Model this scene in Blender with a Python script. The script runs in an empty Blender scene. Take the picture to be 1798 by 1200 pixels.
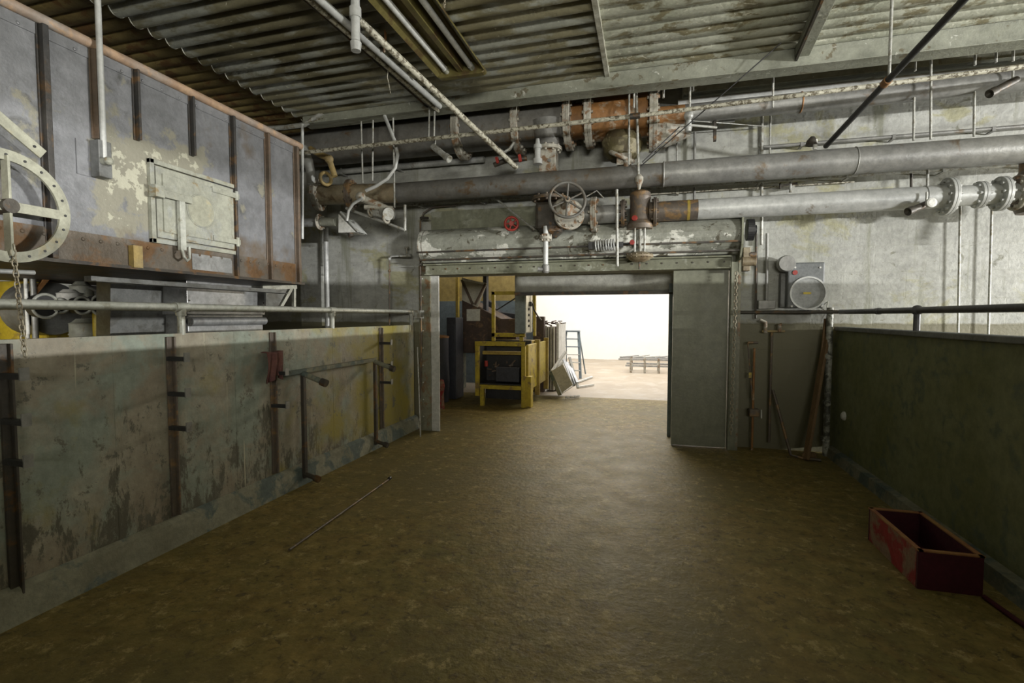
import bpy, math, random
from mathutils import Vector, Matrix
random.seed(7)
C = bpy.context.scene.collection
PI = math.pi
# ---------------------------------------------------------------- camera and measuring
FPX = 880.0; YAW = math.radians(15.1); CH = 1.6; PIT = math.atan(44/880)
cp, sp, ca, sa = math.cos(PIT), math.sin(PIT), math.cos(YAW), math.sin(YAW)
FW = Vector((-sa*cp, ca*cp, -sp)); RT = Vector((ca, sa, 0)); UP = RT.cross(FW)
def ray(x, y): return FW + RT*((x-899)/FPX) + UP*((600-y)/FPX)
def on(x, y, ax, v):
    d = ray(x, y); o = Vector((0, 0, CH)); return o + d*((v-o[ax])/d[ax])
def A(x, y, Y): return on(x, y, 1, Y)
def AX(x, y, X): return on(x, y, 0, X)
def AZ(x, y, Z): return on(x, y, 2, Z)
cam = bpy.data.cameras.new('camera'); cam.sensor_width = 36; cam.lens = FPX/1798*36; cam.clip_start = .05
co = bpy.data.objects.new('camera', cam); C.objects.link(co)
m = Matrix((RT, UP, -FW)).transposed().to_4x4(); m.translation = (0, 0, CH); co.matrix_world = m
bpy.context.scene.camera = co
# ---------------------------------------------------------------- materials
def mat(name, c1, c2=None, sc=2.5, c3=None, t3=.62, sc3=9, rough=.6, metal=0, bump=.25, bsc=35, st=(1, 1, 1), c4=None, t4=.66, sc4=4, extra=None, soft=.04, grime=.72, spec=.5):
    t3 -= .05; t4 -= .045
    M = bpy.data.materials.new(name); M.use_nodes = True; nt = M.node_tree; N = nt.nodes; L = nt.links
    N.clear(); out = N.new('ShaderNodeOutputMaterial'); b = N.new('ShaderNodeBsdfPrincipled'); L.new(b.outputs[0], out.inputs[0])
    tc = N.new('ShaderNodeTexCoord'); mp = N.new('ShaderNodeMapping'); mp.inputs['Scale'].default_value = st; L.new(tc.outputs['Object'], mp.inputs[0])
    def noise(s, det=6, r=.6, coord=None, dis=0):
        n = N.new('ShaderNodeTexNoise'); n.inputs['Scale'].default_value = s; n.inputs['Detail'].default_value = det; n.inputs['Roughness'].default_value = r
        n.inputs['Distortion'].default_value = dis
        L.new(coord or mp.outputs[0], n.inputs['Vector']); return n.outputs['Fac']
    def ramp(fac, a, bb):
        n = N.new('ShaderNodeMapRange'); n.inputs['From Min'].default_value = a; n.inputs['From Max'].default_value = bb; L.new(fac, n.inputs['Value']); return n.outputs[0]
    def mix(f, x, y):
        n = N.new('ShaderNodeMix'); n.data_type = 'RGBA'; L.new(f, n.inputs['Factor'])
        for s, v in ((n.inputs['A'], x), (n.inputs['B'], y)):
            if isinstance(v, (tuple, list)): s.default_value = (*v[:3], 1)
            else: L.new(v, s)
        return n.outputs['Result']
    col = mix(ramp(noise(sc), .35, .65), c1, c2 or tuple(v*.7 for v in c1))
    if c3: col = mix(ramp(noise(sc3, 8, .65, None, .4), t3-soft, t3+soft), col, c3)
    if c4: col = mix(ramp(noise(sc4, 8, .7, None, .8), t4-soft, t4+soft), col, c4)
    ctx = dict(N=N, L=L, tc=tc, mp=mp, noise=noise, ramp=ramp, mix=mix, b=b)
    gr = N.new('ShaderNodeMix'); gr.data_type = 'RGBA'; gr.blend_type = 'MULTIPLY'; L.new(ramp(noise(sc*5+3, 9, .75), .38, .62), gr.inputs['Factor']); L.new(col, gr.inputs['A']); gr.inputs['B'].default_value = (grime,)*3+(1,); col = gr.outputs['Result']
    if extra: col = extra(col, ctx)
    L.new(col, b.inputs['Base Color'])
    b.inputs['Metallic'].default_value = metal; b.inputs['Specular IOR Level'].default_value = spec
    rr = N.new('ShaderNodeMapRange'); rr.inputs['To Min'].default_value = max(.05, rough-.12); rr.inputs['To Max'].default_value = min(1, rough+.15)
    L.new(noise(sc*3), rr.inputs['Value']); L.new(rr.outputs[0], b.inputs['Roughness'])
    if bump:
        bn = N.new('ShaderNodeBump'); bn.inputs['Strength'].default_value = bump; bn.inputs['Distance'].default_value = .01
        h = noise(bsc, 5, .6, tc.outputs['Object'])
        if 'h' in ctx:
            ad = N.new('ShaderNodeMath'); ad.operation = 'ADD'; L.new(h, ad.inputs[0]); L.new(ctx['h'], ad.inputs[1]); h = ad.outputs[0]
        L.new(h, bn.inputs['Height']); L.new(bn.outputs[0], b.inputs['Normal'])
    return M
def blocks(col, x):      # painted block courses on a wall that faces -Y
    N, L = x['N'], x['L']
    sx = N.new('ShaderNodeSeparateXYZ'); L.new(x['tc'].outputs['Object'], sx.inputs[0])
    cb = N.new('ShaderNodeCombineXYZ'); L.new(sx.outputs[0], cb.inputs[0]); L.new(sx.outputs[2], cb.inputs[1])
    br = N.new('ShaderNodeTexBrick'); L.new(cb.outputs[0], br.inputs['Vector']); br.inputs['Scale'].default_value = 1
    br.inputs['Brick Width'].default_value = .62; br.inputs['Row Height'].default_value = .3; br.inputs['Mortar Size'].default_value = .006
    br.inputs['Color1'].default_value = (1, 1, 1, 1); br.inputs['Color2'].default_value = (.9, .9, .9, 1); br.inputs['Mortar'].default_value = (0, 0, 0, 1)
    f = N.new('ShaderNodeMath'); f.operation = 'MULTIPLY'; L.new(br.outputs['Fac'], f.inputs[0]); f.inputs[1].default_value = .4
    x['h'] = f.outputs[0]
    inv = N.new('ShaderNodeMath'); inv.operation = 'MULTIPLY'; inv.inputs[1].default_value = -1.2; L.new(br.outputs['Fac'], inv.inputs[0]); x['h'] = inv.outputs[0]
    f.inputs[1].default_value = .22
    col = x['mix'](f.outputs[0], col, (.33, .33, .28))
    mp = N.new('ShaderNodeMapping'); mp.inputs['Scale'].default_value = (5, 1, .45); L.new(x['tc'].outputs['Object'], mp.inputs[0])
    n = x['noise'](1.3, 7, .6, mp.outputs[0]); col = x['mix'](x['ramp'](n, .56, .66), col, (.235, .24, .19))
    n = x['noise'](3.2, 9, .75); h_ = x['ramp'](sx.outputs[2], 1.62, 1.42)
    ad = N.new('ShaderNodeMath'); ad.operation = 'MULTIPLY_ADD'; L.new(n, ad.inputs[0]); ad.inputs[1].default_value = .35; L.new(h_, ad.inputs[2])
    col = x['mix'](x['ramp'](ad.outputs[0], .62, .72), col, (.15, .14, .085))  # dark olive foot of the wall: barrier's shadow put into the paint colour
    return col
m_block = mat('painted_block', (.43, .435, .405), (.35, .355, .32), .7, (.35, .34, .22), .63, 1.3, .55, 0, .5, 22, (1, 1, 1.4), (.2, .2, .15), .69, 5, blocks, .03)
m_block_end = mat('painted_block_side', (.6, .6, .55), (.5, .5, .45), .7, rough=.6)
def scuffs(col, x):      # grime that gathers toward the foot of the barrier, pale dribbles, rust streaks
    N, L = x['N'], x['L']
    sx = N.new('ShaderNodeSeparateXYZ'); L.new(x['tc'].outputs['Object'], sx.inputs[0])
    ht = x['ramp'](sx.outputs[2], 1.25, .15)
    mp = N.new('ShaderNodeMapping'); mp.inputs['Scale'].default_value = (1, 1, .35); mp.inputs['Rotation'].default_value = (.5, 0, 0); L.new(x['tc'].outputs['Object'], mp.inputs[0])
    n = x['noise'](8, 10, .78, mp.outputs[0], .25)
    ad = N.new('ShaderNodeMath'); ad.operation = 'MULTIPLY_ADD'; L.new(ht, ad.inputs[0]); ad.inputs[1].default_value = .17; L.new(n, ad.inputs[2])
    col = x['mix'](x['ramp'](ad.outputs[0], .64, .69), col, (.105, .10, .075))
    n2 = x['noise'](1.1, 3, .5)
    col = x['mix'](x['ramp'](n2, .60, .75), col, (.12, .065, .03))
    mp2 = N.new('ShaderNodeMapping'); mp2.inputs['Scale'].default_value = (1, 30, .9); L.new(x['tc'].outputs['Object'], mp2.inputs[0])
    n3 = x['noise'](1.3, 2, .5, mp2.outputs[0])
    col = x['mix'](x['ramp'](n3, .69, .74), col, (.42, .40, .3))
    yy = x['ramp'](sx.outputs[1], 3.4, 5.2); n4 = x['noise'](1.7, 6, .6)
    ad = N.new('ShaderNodeMath'); ad.operation = 'MULTIPLY_ADD'; L.new(yy, ad.inputs[0]); ad.inputs[1].default_value = .2; L.new(n4, ad.inputs[2])
    col = x['mix'](x['ramp'](ad.outputs[0], .62, .78), col, (.27, .23, .05))
    n5 = x['noise'](6, 9, .8); return x['mix'](x['ramp'](n5, .575, .60), col, (.13, .125, .10))
m_panelL = mat('scuffed_steel_panel', (.38, .365, .29), (.27, .23, .17), 1.4, (.27, .31, .26), .57, 2.2, .5, 0, .3, 30, (1, 1, 1), extra=scuffs, soft=.06)
m_kerb = mat('kerb_concrete', (.27, .27, .20), (.19, .185, .13), 3, (.10, .13, .12), .58, 4, .75, 0, .5)
m_kerb2 = mat('brownish_cream_pipe', (.33, .29, .20), (.22, .17, .10), 3, (.13, .09, .05), .62, 5, .5)
m_panelR = mat('dark_green_panel', (.25, .27, .15), (.18, .195, .085), 1.8, (.16, .19, .13), .64, 6, .55, 0, .25)
m_capR = mat('barrier_cap', (.25, .27, .27), (.17, .18, .18), 3, rough=.45)
def damp(col, x):
    N, L = x['N'], x['L']
    n = x['noise'](.55, 4, .55); col = x['mix'](x['ramp'](n, .46, .66), col, (.15, .125, .055))
    n = x['noise'](7, 9, .8); col = x['mix'](x['ramp'](n, .55, .62), col, (.36, .29, .13))
    n = x['noise'](55, 3, .6); col = x['mix'](x['ramp'](n, .715, .735), col, (.42, .38, .24))
    return col
m_floor = mat('worn_floor', (.30, .22, .072), (.215, .18, .058), 1.2, (.24, .175, .055), .6, 5, .55, 0, .6, 22, extra=damp, spec=.22, c4=(.13, .10, .045), t4=.635, sc4=17, soft=.04, grime=.55)
m_floor2 = mat('pale_floor', (.40, .335, .25), (.33, .27, .20), .8, (.42, .37, .3), .62, 2, .5, 0, .1, grime=.9)
m_ceil = mat('peeling_grey_roof', (.47, .48, .40), (.33, .345, .27), 2.2, (.21, .19, .115), .60, 5, .55, 0, .5, 30, (.6, 1, 1), (.66, .66, .56), .66, 16, soft=.03)
m_ceilmid = mat('damp_brown_roof', (.25, .235, .155), (.13, .115, .065), 1.6, (.30, .31, .27), .57, 3, .42, 0, .5, 30, (.45, 1, 1), (.66, .65, .52), .70, 22, soft=.03)
m_ceilbrown = mat('rusty_brown_roof', (.38, .30, .12), (.20, .14, .05), 2, (.2, .11, .04), .6, 4, .6, 0, .4, c4=(.6, .6, .5), t4=.73, sc4=20, soft=.02)
m_rim = mat('bright_rim', (.66, .66, .58), (.3, .29, .22), 9, rough=.5)
m_beam = mat('grey_beam', (.33, .34, .28), (.23, .24, .19), 1.5, (.16, .14, .09), .66, 5, .5, 0, .4, c4=(.66, .66, .6), t4=.69, sc4=8, soft=.015)
def peel(col, x):        # old cream paint and rust around the access door
    N, L = x['N'], x['L']
    sx = N.new('ShaderNodeSeparateXYZ'); L.new(x['tc'].outputs['Object'], sx.inputs[0])
    def band(o, a, b, c, d):
        m = N.new('ShaderNodeMath'); m.operation = 'MULTIPLY'; L.new(x['ramp'](o, a, b), m.inputs[0]); L.new(x['ramp'](o, d, c), m.inputs[1]); return m.outputs[0]
    m = N.new('ShaderNodeMath'); m.operation = 'MULTIPLY'; L.new(band(sx.outputs[1], .68, .86, 1.5, 1.65), m.inputs[0]); L.new(band(sx.outputs[2], .12, .3, .80, 1.0), m.inputs[1])
    n = x['noise'](5, 8, .65); ad = N.new('ShaderNodeMath'); ad.operation = 'MULTIPLY_ADD'; L.new(m.outputs[0], ad.inputs[0]); ad.inputs[1].default_value = .27; L.new(n, ad.inputs[2])
    col = x['mix'](x['ramp'](ad.outputs[0], .60, .66), col, (.25, .24, .19))
    col = x['mix'](x['ramp'](ad.outputs[0], .785, .80), col, (.44, .43, .34))
    n = x['noise'](1.6, 5, .6); lo = x['ramp'](sx.outputs[2], .55, .1); ad = N.new('ShaderNodeMath'); ad.operation = 'MULTIPLY_ADD'; L.new(lo, ad.inputs[0]); ad.inputs[1].default_value = .14; L.new(n, ad.inputs[2])
    return x['mix'](x['ramp'](ad.outputs[0], .62, .74), col, (.13, .095, .06))
m_tank = mat('blue_grey_plate', (.25, .255, .27), (.19, .195, .205), 1.9, (.12, .12, .115), .68, 5, .42, .25, .2, 30, extra=peel, soft=.06)
m_ribdk = mat('near_black_rib', (.05, .045, .04), (.03, .03, .03), 4, (.12, .07, .03), .62, 7, .5)
m_tanklow = mat('rusty_lower_plate', (.17, .15, .125), (.13, .10, .07), 2, (.17, .09, .035), .58, 3, .55, .2, .35)
m_orange = mat('pink_rust_pipe', (.42, .27, .17), (.36, .31, .27), 2, (.5, .34, .22), .6, 7, .55, 0, .3)
m_dark = mat('dark_rib_steel', (.075, .065, .05), (.05, .045, .04), 4, (.15, .08, .03), .62, 7, .5, .2, .2)
m_rib2 = mat('brown_rib_steel', (.15, .10, .065), (.10, .08, .06), 4, rough=.55)
m_pipe = mat('grey_pipe', (.30, .30, .28), (.22, .22, .21), 2, (.17, .13, .09), .69, 4, .42, .2, .2)
m_pipew = mat('pale_pipe', (.55, .56, .54), (.46, .47, .46), 1.5, (.25, .22, .17), .70, 6, .38, .1, .15)
m_pipeb = mat('brown_pipe', (.16, .13, .10), (.12, .10, .085), 3, (.27, .17, .08), .6, 6, .5, .2, .3)
m_pipebig = mat('big_grey_pipe', (.21, .21, .20), (.14, .13, .11), 2, (.15, .10, .055), .66, 4, .5, .1, .3)
m_rust = mat('orange_rust', (.36, .17, .055), (.22, .11, .04), 2.5, (.45, .36, .26), .64, 6, .6, 0, .4)
m_flange = mat('flaking_flange', (.48, .46, .39), (.35, .33, .28), 6, (.25, .15, .08), .6, 12, .6, 0, .5)
m_fl_yel = mat('yellowed_fitting', (.47, .34, .12), (.35, .27, .14), 6, rough=.5)
m_rail = mat('painted_rail', (.50, .51, .46), (.41, .42, .37), 4, (.30, .30, .24), .64, 14, .42, .1, .2)
m_raild = mat('dark_rail', (.10, .10, .11), (.14, .14, .15), 5, rough=.4, metal=.2)
m_rod = mat('galvanised_rod', (.52, .53, .50), (.38, .38, .35), 6, (.28, .26, .2), .6, 20, .45, .2, .2)
m_cond = mat('spotted_conduit', (.60, .58, .48), (.5, .48, .38), 6, (.14, .12, .08), .58, 30, .5, 0, .2)
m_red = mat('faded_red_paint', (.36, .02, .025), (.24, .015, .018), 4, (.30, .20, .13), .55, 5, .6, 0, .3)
m_redb = mat('shaded_red_box', (.075, .004, .016), (.055, .003, .012), 3, rough=.65)  # red with the shade of the box's unlit faces in the colour; hose too
m_redv = mat('red_valve', (.45, .04, .025), (.25, .02, .015), 8, rough=.5)
m_edge = mat('rubbed_box_edge', (.45, .25, .08), (.33, .12, .06), 9, rough=.6)
m_cream = mat('flaking_cream_plate', (.36, .365, .30), (.28, .285, .235), 3, (.30, .31, .28), .6, 5, .5, 0, .4, c4=(.24, .18, .09), t4=.67, sc4=7)
m_wheel = mat('cream_wheel', (.38, .38, .30), (.31, .31, .24), 4, (.38, .34, .22), .66, 6, .5)
m_grease = mat('greasy_olive_casting', (.14, .12, .05), (.08, .06, .03), 6, (.24, .21, .12), .60, 9, .6)
m_galv = mat('galvanised_sheet', (.52, .53, .54), (.46, .47, .48), 4, (.38, .38, .38), .62, 8, .35, .5, .1)
m_duct = mat('shaded_duct_sheet', (.20, .205, .20), (.15, .155, .15), 3, (.12, .12, .11), .6, 6, .5, .3, .2)
m_yel = mat('machine_yellow', (.52, .40, .03), (.42, .31, .025), 3, (.22, .15, .05), .63, 7, .45, 0, .2)
m_yeldk = mat('grimy_yellow', (.45, .34, .06), (.3, .2, .04), 4, rough=.55)
m_yelwall = mat('ochre_wall', (.50, .39, .15), (.42, .32, .11), 1.5, rough=.7)
m_blue = mat('blue_grey_wall', (.20, .26, .30), (.16, .20, .23), 1.5, rough=.6)
m_navy = mat('dark_blue_paint', (.045, .05, .065), (.035, .035, .045), 3, rough=.5)
m_white = mat('white_wall', (.88, .87, .84), (.86, .85, .82), .6, rough=.8, bump=.05, grime=.97)
m_whitem = mat('white_metal', (.74, .74, .70), (.6, .6, .56), 4, rough=.5)
m_ivory = mat('ivory_board', (.58, .56, .48), (.47, .45, .38), 2, rough=.65)
m_cab = mat('cabinet_grey', (.21, .25, .25), (.18, .21, .21), 3, rough=.45)
m_face = mat('control_face', (.66, .66, .60), (.58, .58, .52), 5, rough=.5)
m_black = mat('black_part', (.02, .02, .022), (.035, .035, .035), 6, rough=.45)
m_maroon = mat('baler_brown', (.09, .055, .04), (.06, .04, .03), 3, (.2, .12, .06), .62, 5, .55)
m_brownwood = mat('old_wood', (.24, .15, .07), (.16, .10, .05), 6, rough=.7, st=(6, 6, .6))
m_door = mat('grey_green_door', (.21, .215, .155), (.165, .17, .115), 1.4, (.17, .17, .13), .66, 3, .48, 0, .2)
m_jamb = mat('jamb_steel', (.26, .26, .19), (.17, .16, .11), 3, (.20, .12, .06), .6, 6, .5, 0, .35)
m_pale = mat('pale_jamb_edge', (.60, .60, .57), (.5, .5, .46), 3, rough=.5)
m_hood = mat('flaking_grey_hood', (.34, .35, .30), (.25, .255, .21), 2.2, (.70, .70, .63), .60, 3.2, .5, 0, .6, 25, (.8, 1, 1), (.10, .09, .06), .64, 7, soft=.012)
m_hoodtop = mat('olive_hood_panel', (.24, .25, .18), (.18, .18, .12), 2, (.35, .36, .29), .66, 6, .6)
m_shutter = mat('shutter_curtain', (.42, .42, .38), (.34, .34, .30), 1.5, rough=.4, metal=.2)
m_fixture = mat('tarnished_fixture', (.22, .19, .07), (.14, .12, .04), 3, (.13, .09, .04), .6, 5, .3, .3, .1)
m_tube = mat('dead_tube_glass', (.62, .63, .62), (.55, .56, .55), 3, rough=.2, bump=0)
m_cloth = mat('maroon_cloth', (.17, .075, .06), (.12, .05, .05), 9, rough=.95, bump=.6)
m_clear = mat('dial_glass', (.36, .37, .36), (.28, .29, .29), 5, rough=.12, bump=0)
m_dial = mat('grey_dial_case', (.15, .16, .165), (.13, .14, .14), 6, rough=.45)
m_chain = mat('chain_steel', (.48, .45, .36), (.34, .28, .19), 12, rough=.5, metal=.4)
m_slate = mat('flecked_pipe_white', (.55, .56, .50), (.20, .20, .16), 7, (.10, .10, .08), .55, 9, .4)
# ---------------------------------------------------------------- mesh builder
def frame(d):
    d = Vector(d).normalized(); a = Vector((0, 0, 1)) if abs(d.z) < .9 else Vector((1, 0, 0))
    u = d.cross(a).normalized(); return u, d.cross(u).normalized(), d
class B:
    def __init__(s): s.v = []; s.f = []; s.sm = []
    def add(s, vs, fs, sm=False):
        o = len(s.v); s.v += [Vector(p) for p in vs]; s.f += [tuple(i+o for i in f) for f in fs]; s.sm += [sm]*len(fs); return s
    def box(s, lo, hi, rot=None):
        lo, hi = Vector(lo), Vector(hi)
        vs = [Vector((x, y, z)) for x in (lo.x, hi.x) for y in (lo.y, hi.y) for z in (lo.z, hi.z)]
        if rot is not None: c = (lo+hi)/2; vs = [c+rot@(p-c) for p in vs]
        return s.add(vs, [(0, 1, 3, 2), (4, 6, 7, 5), (0, 4, 5, 1), (2, 3, 7, 6), (0, 2, 6, 4), (1, 5, 7, 3)])
    def beam(s, p0, p1, w, h, roll=0):     # rectangular bar from p0 to p1
        p0, p1 = Vector(p0), Vector(p1); u, w_, d = frame(p1-p0)
        if roll: R = Matrix.Rotation(roll, 3, d); u = R@u; w_ = R@w_
        vs = [p+u*(w/2*a)+w_*(h/2*b) for p in (p0, p1) for a, b in ((-1, -1), (1, -1), (1, 1), (-1, 1))]
        return s.add(vs, [(3, 2, 1, 0), (4, 5, 6, 7), (0, 1, 5, 4), (1, 2, 6, 5), (2, 3, 7, 6), (3, 0, 4, 7)])
    def lathe(s, p0, d, prof, n=24):        # prof: (distance along d, radius)
        p0 = Vector(p0); u, w, d = frame(d)
        for (a, ra), (b, rb) in zip(prof, prof[1:]):
            ring = lambda t, r: [p0+d*t+(u*math.cos(2*PI*i/n)+w*math.sin(2*PI*i/n))*r for i in range(n)]
            if ra < 1e-6 and rb < 1e-6: continue
            if ra < 1e-6: s.add([p0+d*a]+ring(b, rb), [(0, 1+(i+1) % n, 1+i) for i in range(n)]); continue
            if rb < 1e-6: s.add([p0+d*b]+ring(a, ra), [(0, 1+i, 1+(i+1) % n) for i in range(n)]); continue
            s.add(ring(a, ra)+ring(b, rb), [(i, (i+1) % n, n+(i+1) % n, n+i) for i in range(n)], abs(b-a) > 1e-5)
        return s
    def cyl(s, p0, p1, r, n=20, r2=None):
        d = Vector(p1)-Vector(p0); l = d.length
        return s.lathe(p0, d, [(0, 0), (0, r), (l, r if r2 is None else r2), (l, 0)], n)
    def tube(s, pts, r, n=10, closed=False):
        pts = [Vector(p) for p in pts]; k = len(pts); rings = []; u = None
        for i, p in enumerate(pts):
            if closed: t = pts[(i+1) % k]-pts[i-1]
            else: t = pts[min(i+1, k-1)]-pts[max(i-1, 0)]
            t.normalize()
            if u is None: u = frame(t)[0]
            else: u = (u-t*u.dot(t)).normalized()
            w = t.cross(u); rr = r[i] if isinstance(r, (list, tuple)) else r
            rings.append([p+(u*math.cos(2*PI*j/n)+w*math.sin(2*PI*j/n))*rr for j in range(n)])
        vs = [q for g in rings for q in g]; fs = []
        for i in range(k if closed else k-1):
            a = i*n; b = ((i+1) % k)*n
            fs += [(a+j, a+(j+1) % n, b+(j+1) % n, b+j) for j in range(n)]
        s.add(vs, fs, True)
        if not closed: s.add(rings[0], [tuple(range(n))[::-1]]); s.add(rings[-1], [tuple(range(n))])
        return s
    def torus(s, c, ax, R, r, n=32, m=8, flat=None):
        c = Vector(c); u, w, d = frame(ax)
        return s.tube([c+(u*math.cos(2*PI*i/n)+w*math.sin(2*PI*i/n))*R for i in range(n)], r, m, True)
    def ring(s, c, ax, R0, R1, t, n=48):    # flat washer
        return s.lathe(Vector(c)-Vector(ax).normalized()*t/2, ax, [(0, R0), (0, R1), (t, R1), (t, R0), (0, R0)], n)
    def sphere(s, c, r, n=14):
        k = n//2; return s.lathe(Vector(c)-Vector((0, 0, r)), (0, 0, 1), [(r-r*math.cos(PI*i/k), r*math.sin(PI*i/k)) for i in range(k+1)], n)
    def prism(s, pts, d):
        pts = [Vector(p) for p in pts]; d = Vector(d); n = len(pts)
        return s.add(pts+[p+d for p in pts], [tuple(range(n))[::-1], tuple(range(n, 2*n))]+[(i, (i+1) % n, n+(i+1) % n, n+i) for i in range(n)])
    def build(s, name, M, parent=None, bev=0):
        me = bpy.data.meshes.new(name); off = Vector((0, 0, 0))
        if parent is not None:
            root = parent
            while root.parent: root = root.parent
            off = Vector(root.location)
        else:
            xs = [p.x for p in s.v]; ys = [p.y for p in s.v]; zs = [p.z for p in s.v]
            off = Vector(((min(xs)+max(xs))/2, (min(ys)+max(ys))/2, min(zs)))
        me.from_pydata([tuple(p-off) for p in s.v], [], s.f)
        me.polygons.foreach_set('use_smooth', s.sm); me.materials.append(M); me.update()
        import bmesh
        bm = bmesh.new(); bm.from_mesh(me); bmesh.ops.recalc_face_normals(bm, faces=bm.faces); bm.to_mesh(me); bm.free()
        o = bpy.data.objects.new(name, me); C.objects.link(o)
        if parent is None: o.location = off
        else: o.parent = parent
        if bev: b = o.modifiers.new('b', 'BEVEL'); b.width = bev; b.segments = 2; b.limit_method = 'ANGLE'
        return o
def tag(o, label, cat, group=None):
    o['label'] = label; o['category'] = cat
    if group: o['group'] = group
    return o
def thing(name, label, cat, loc, group=None):
    o = bpy.data.objects.new(name, None); C.objects.link(o); o.location = loc; o.empty_display_size = .05; return tag(o, label, cat, group)
def struct(o): o['kind'] = 'structure'; return o
def world_struct(b, name, M, bev=0):       # setting meshes keep world coordinates so that the courses line up
    o = b.build(name, M, None, bev); 
    off = o.location.copy()
    for v in o.data.vertices: v.co += off
    o.location = (0, 0, 0); return struct(o)
def flange(b, c, ax, R, t=.035, nb=10, rb=.011, hub=None):
    c = Vector(c); ax = Vector(ax).normalized(); u, w, d = frame(ax)
    b.lathe(c-ax*t, ax, [(0, 0), (0, R-.004), (.004, R), (t-.003, R), (t-.003, R-.006), (t+.003, R-.006), (t+.003, R), (2*t-.004, R), (2*t, R-.004), (2*t, 0)], 32)
    for i in range(nb):
        p = c+(u*math.cos(2*PI*i/nb)+w*math.sin(2*PI*i/nb))*(R*.82)
        b.lathe(p-ax*(t+.022), ax, [(0, 0), (0, rb*1.4), (2*t+.044, rb*1.4), (2*t+.044, 0)], 6)
    return b
# ================================================================ SETTING
YB = 6.6; XL = -3.2; XR = 2.08
world_struct(B().box((-9, -9, -.2), (17, 9.9, 0)), 'floor', m_floor)
world_struct(B().box((-9, 9.9, -.2), (9, 19.5, 0)), 'floor', m_floor2)
OP0, OP1, OPT = -3.12, .95, 2.16
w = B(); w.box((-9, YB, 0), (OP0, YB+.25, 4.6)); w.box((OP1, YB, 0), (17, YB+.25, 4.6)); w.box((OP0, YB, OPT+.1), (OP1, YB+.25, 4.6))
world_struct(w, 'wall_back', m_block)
# pier left of the drop pipe on the back wall
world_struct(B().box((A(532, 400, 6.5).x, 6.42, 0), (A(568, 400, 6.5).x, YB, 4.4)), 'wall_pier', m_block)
# other walls of the hall (far left, far right)
world_struct(B().box((-9.2, -6, 0), (-9, YB, 4.6)), 'wall_left', m_block_end)
# barrier walls and kerbs
w = B(); w.box((XL-.05, -1.5, .17), (XL, 6.5, 1.48))
for yy in (.7, 2.35, 3.3, 4.6, 5.9): w.box((XL-.002, yy-.004, .17), (XL+.0015, yy+.004, 1.48))
world_struct(w, 'wall_barrier_left', m_panelL)
w = B(); w.prism([(XL+.005, -1.5, .19), (XL+.035, -1.5, .16), (XL+.07, -1.5, 0), (XL-.1, -1.5, 0), (XL-.1, -1.5, .19)], (0, 8.05, 0))
world_struct(w, 'trim_1', m_kerb)
world_struct(B().box((XR, -1.5, .08), (XR+.04, 6.6, 1.45)), 'wall_barrier_right', m_panelR)
w = B(); w.box((XR-.03, -1.5, 1.44), (XR+.07, 6.47, 1.485)); world_struct(w, 'trim_2', m_capR, .008)
w = B(); w.prism([(XR-.085, -1.5, 0), (XR-.07, -1.5, .1), (XR+.12, -1.5, .12), (XR+.12, -1.5, 0)], (0, 8.0, 0)); world_struct(w, 'trim_3', m_kerb)
# ceiling: corrugated sheets, barrels running across the room
def corr(x0, z0, x1, z1, y0, y1, M, pitch, amp, name='ceiling', n=10, off=0):
    b = B(); k = int((y1-y0)/pitch*n); xs = [x0+(x1-x0)*i/8 for i in range(9)]; vs = []; fs = []
    for i in range(k+1):
        y = y0+pitch*i/n
        s_ = abs(math.sin(PI*(i/n+off)))
        for j, x in enumerate(xs): vs.append((x, y, z0+(z1-z0)*j/8-amp*(s_**.6)))
    for i in range(k):
        for j in range(8): a = i*9+j; fs.append((a, a+1, a+10, a+9))
    b.add(vs, fs, True)
    # thickness lip at the left end
    vs = []; fs = []
    for i in range(k+1):
        y = y0+pitch*i/n; s_ = abs(math.sin(PI*(i/n+off))); vs += [(x0, y, z0-amp*(s_**.6)), (x0, y, z0+.12)]
    for i in range(k): fs.append((2*i, 2*i+1, 2*i+3, 2*i+2))
    b.add(vs, fs)
    return world_struct(b, name, M)
corr(-4.3, 4.19, -.46, 4.235, -3.5, 5.5, m_ceilmid, .168, .095)
corr(-.42, 4.205, 7.5, 4.235, -3.5, 5.5, m_ceil, .168, .036)
corr(-9, 4.26, -4.25, 4.30, -3.5, 6.5, m_ceilbrown, .168, .035)
world_struct(B().box((-9, -3.5, 4.40), (11, 6.6, 4.5)), 'ceiling', m_ceilbrown)
b = B()
for i in range(22):                           # pale rims on the barrel ends and the lap strip
    y = -3.5+.168*(i+33)
    b.tube([(-4.305, y+.084-.075*math.cos(PI*t/8), 4.20-.098*math.sin(PI*t/8)**.7) for t in range(1, 8)], .006, 6)
world_struct(b, 'trim_4', m_rim)
b = B(); b.box((-.465, -3.5, 4.125), (-.42, 5.5, 4.20)); world_struct(b, 'trim_5', m_rim)
# cross beams near the back wall
def xbeam(y, z0, z1, x0, x1, M=m_beam, t=.22, slope=0):
    b = B(); b.box((x0, y, z0), (x1, y+t, z1)); b.box((x0, y-.03, z0-.012), (x1, y+t+.03, z0)); return b
world_struct(xbeam(5.50, 4.01, 4.3, -4.2, 8, t=.14), 'ceiling_beam', m_beam, .006)
world_struct(xbeam(6.30, 4.2, 4.42, A(1200, 150, 6.3).x, 8, t=.28), 'ceiling_beam', m_beam, .006)
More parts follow.
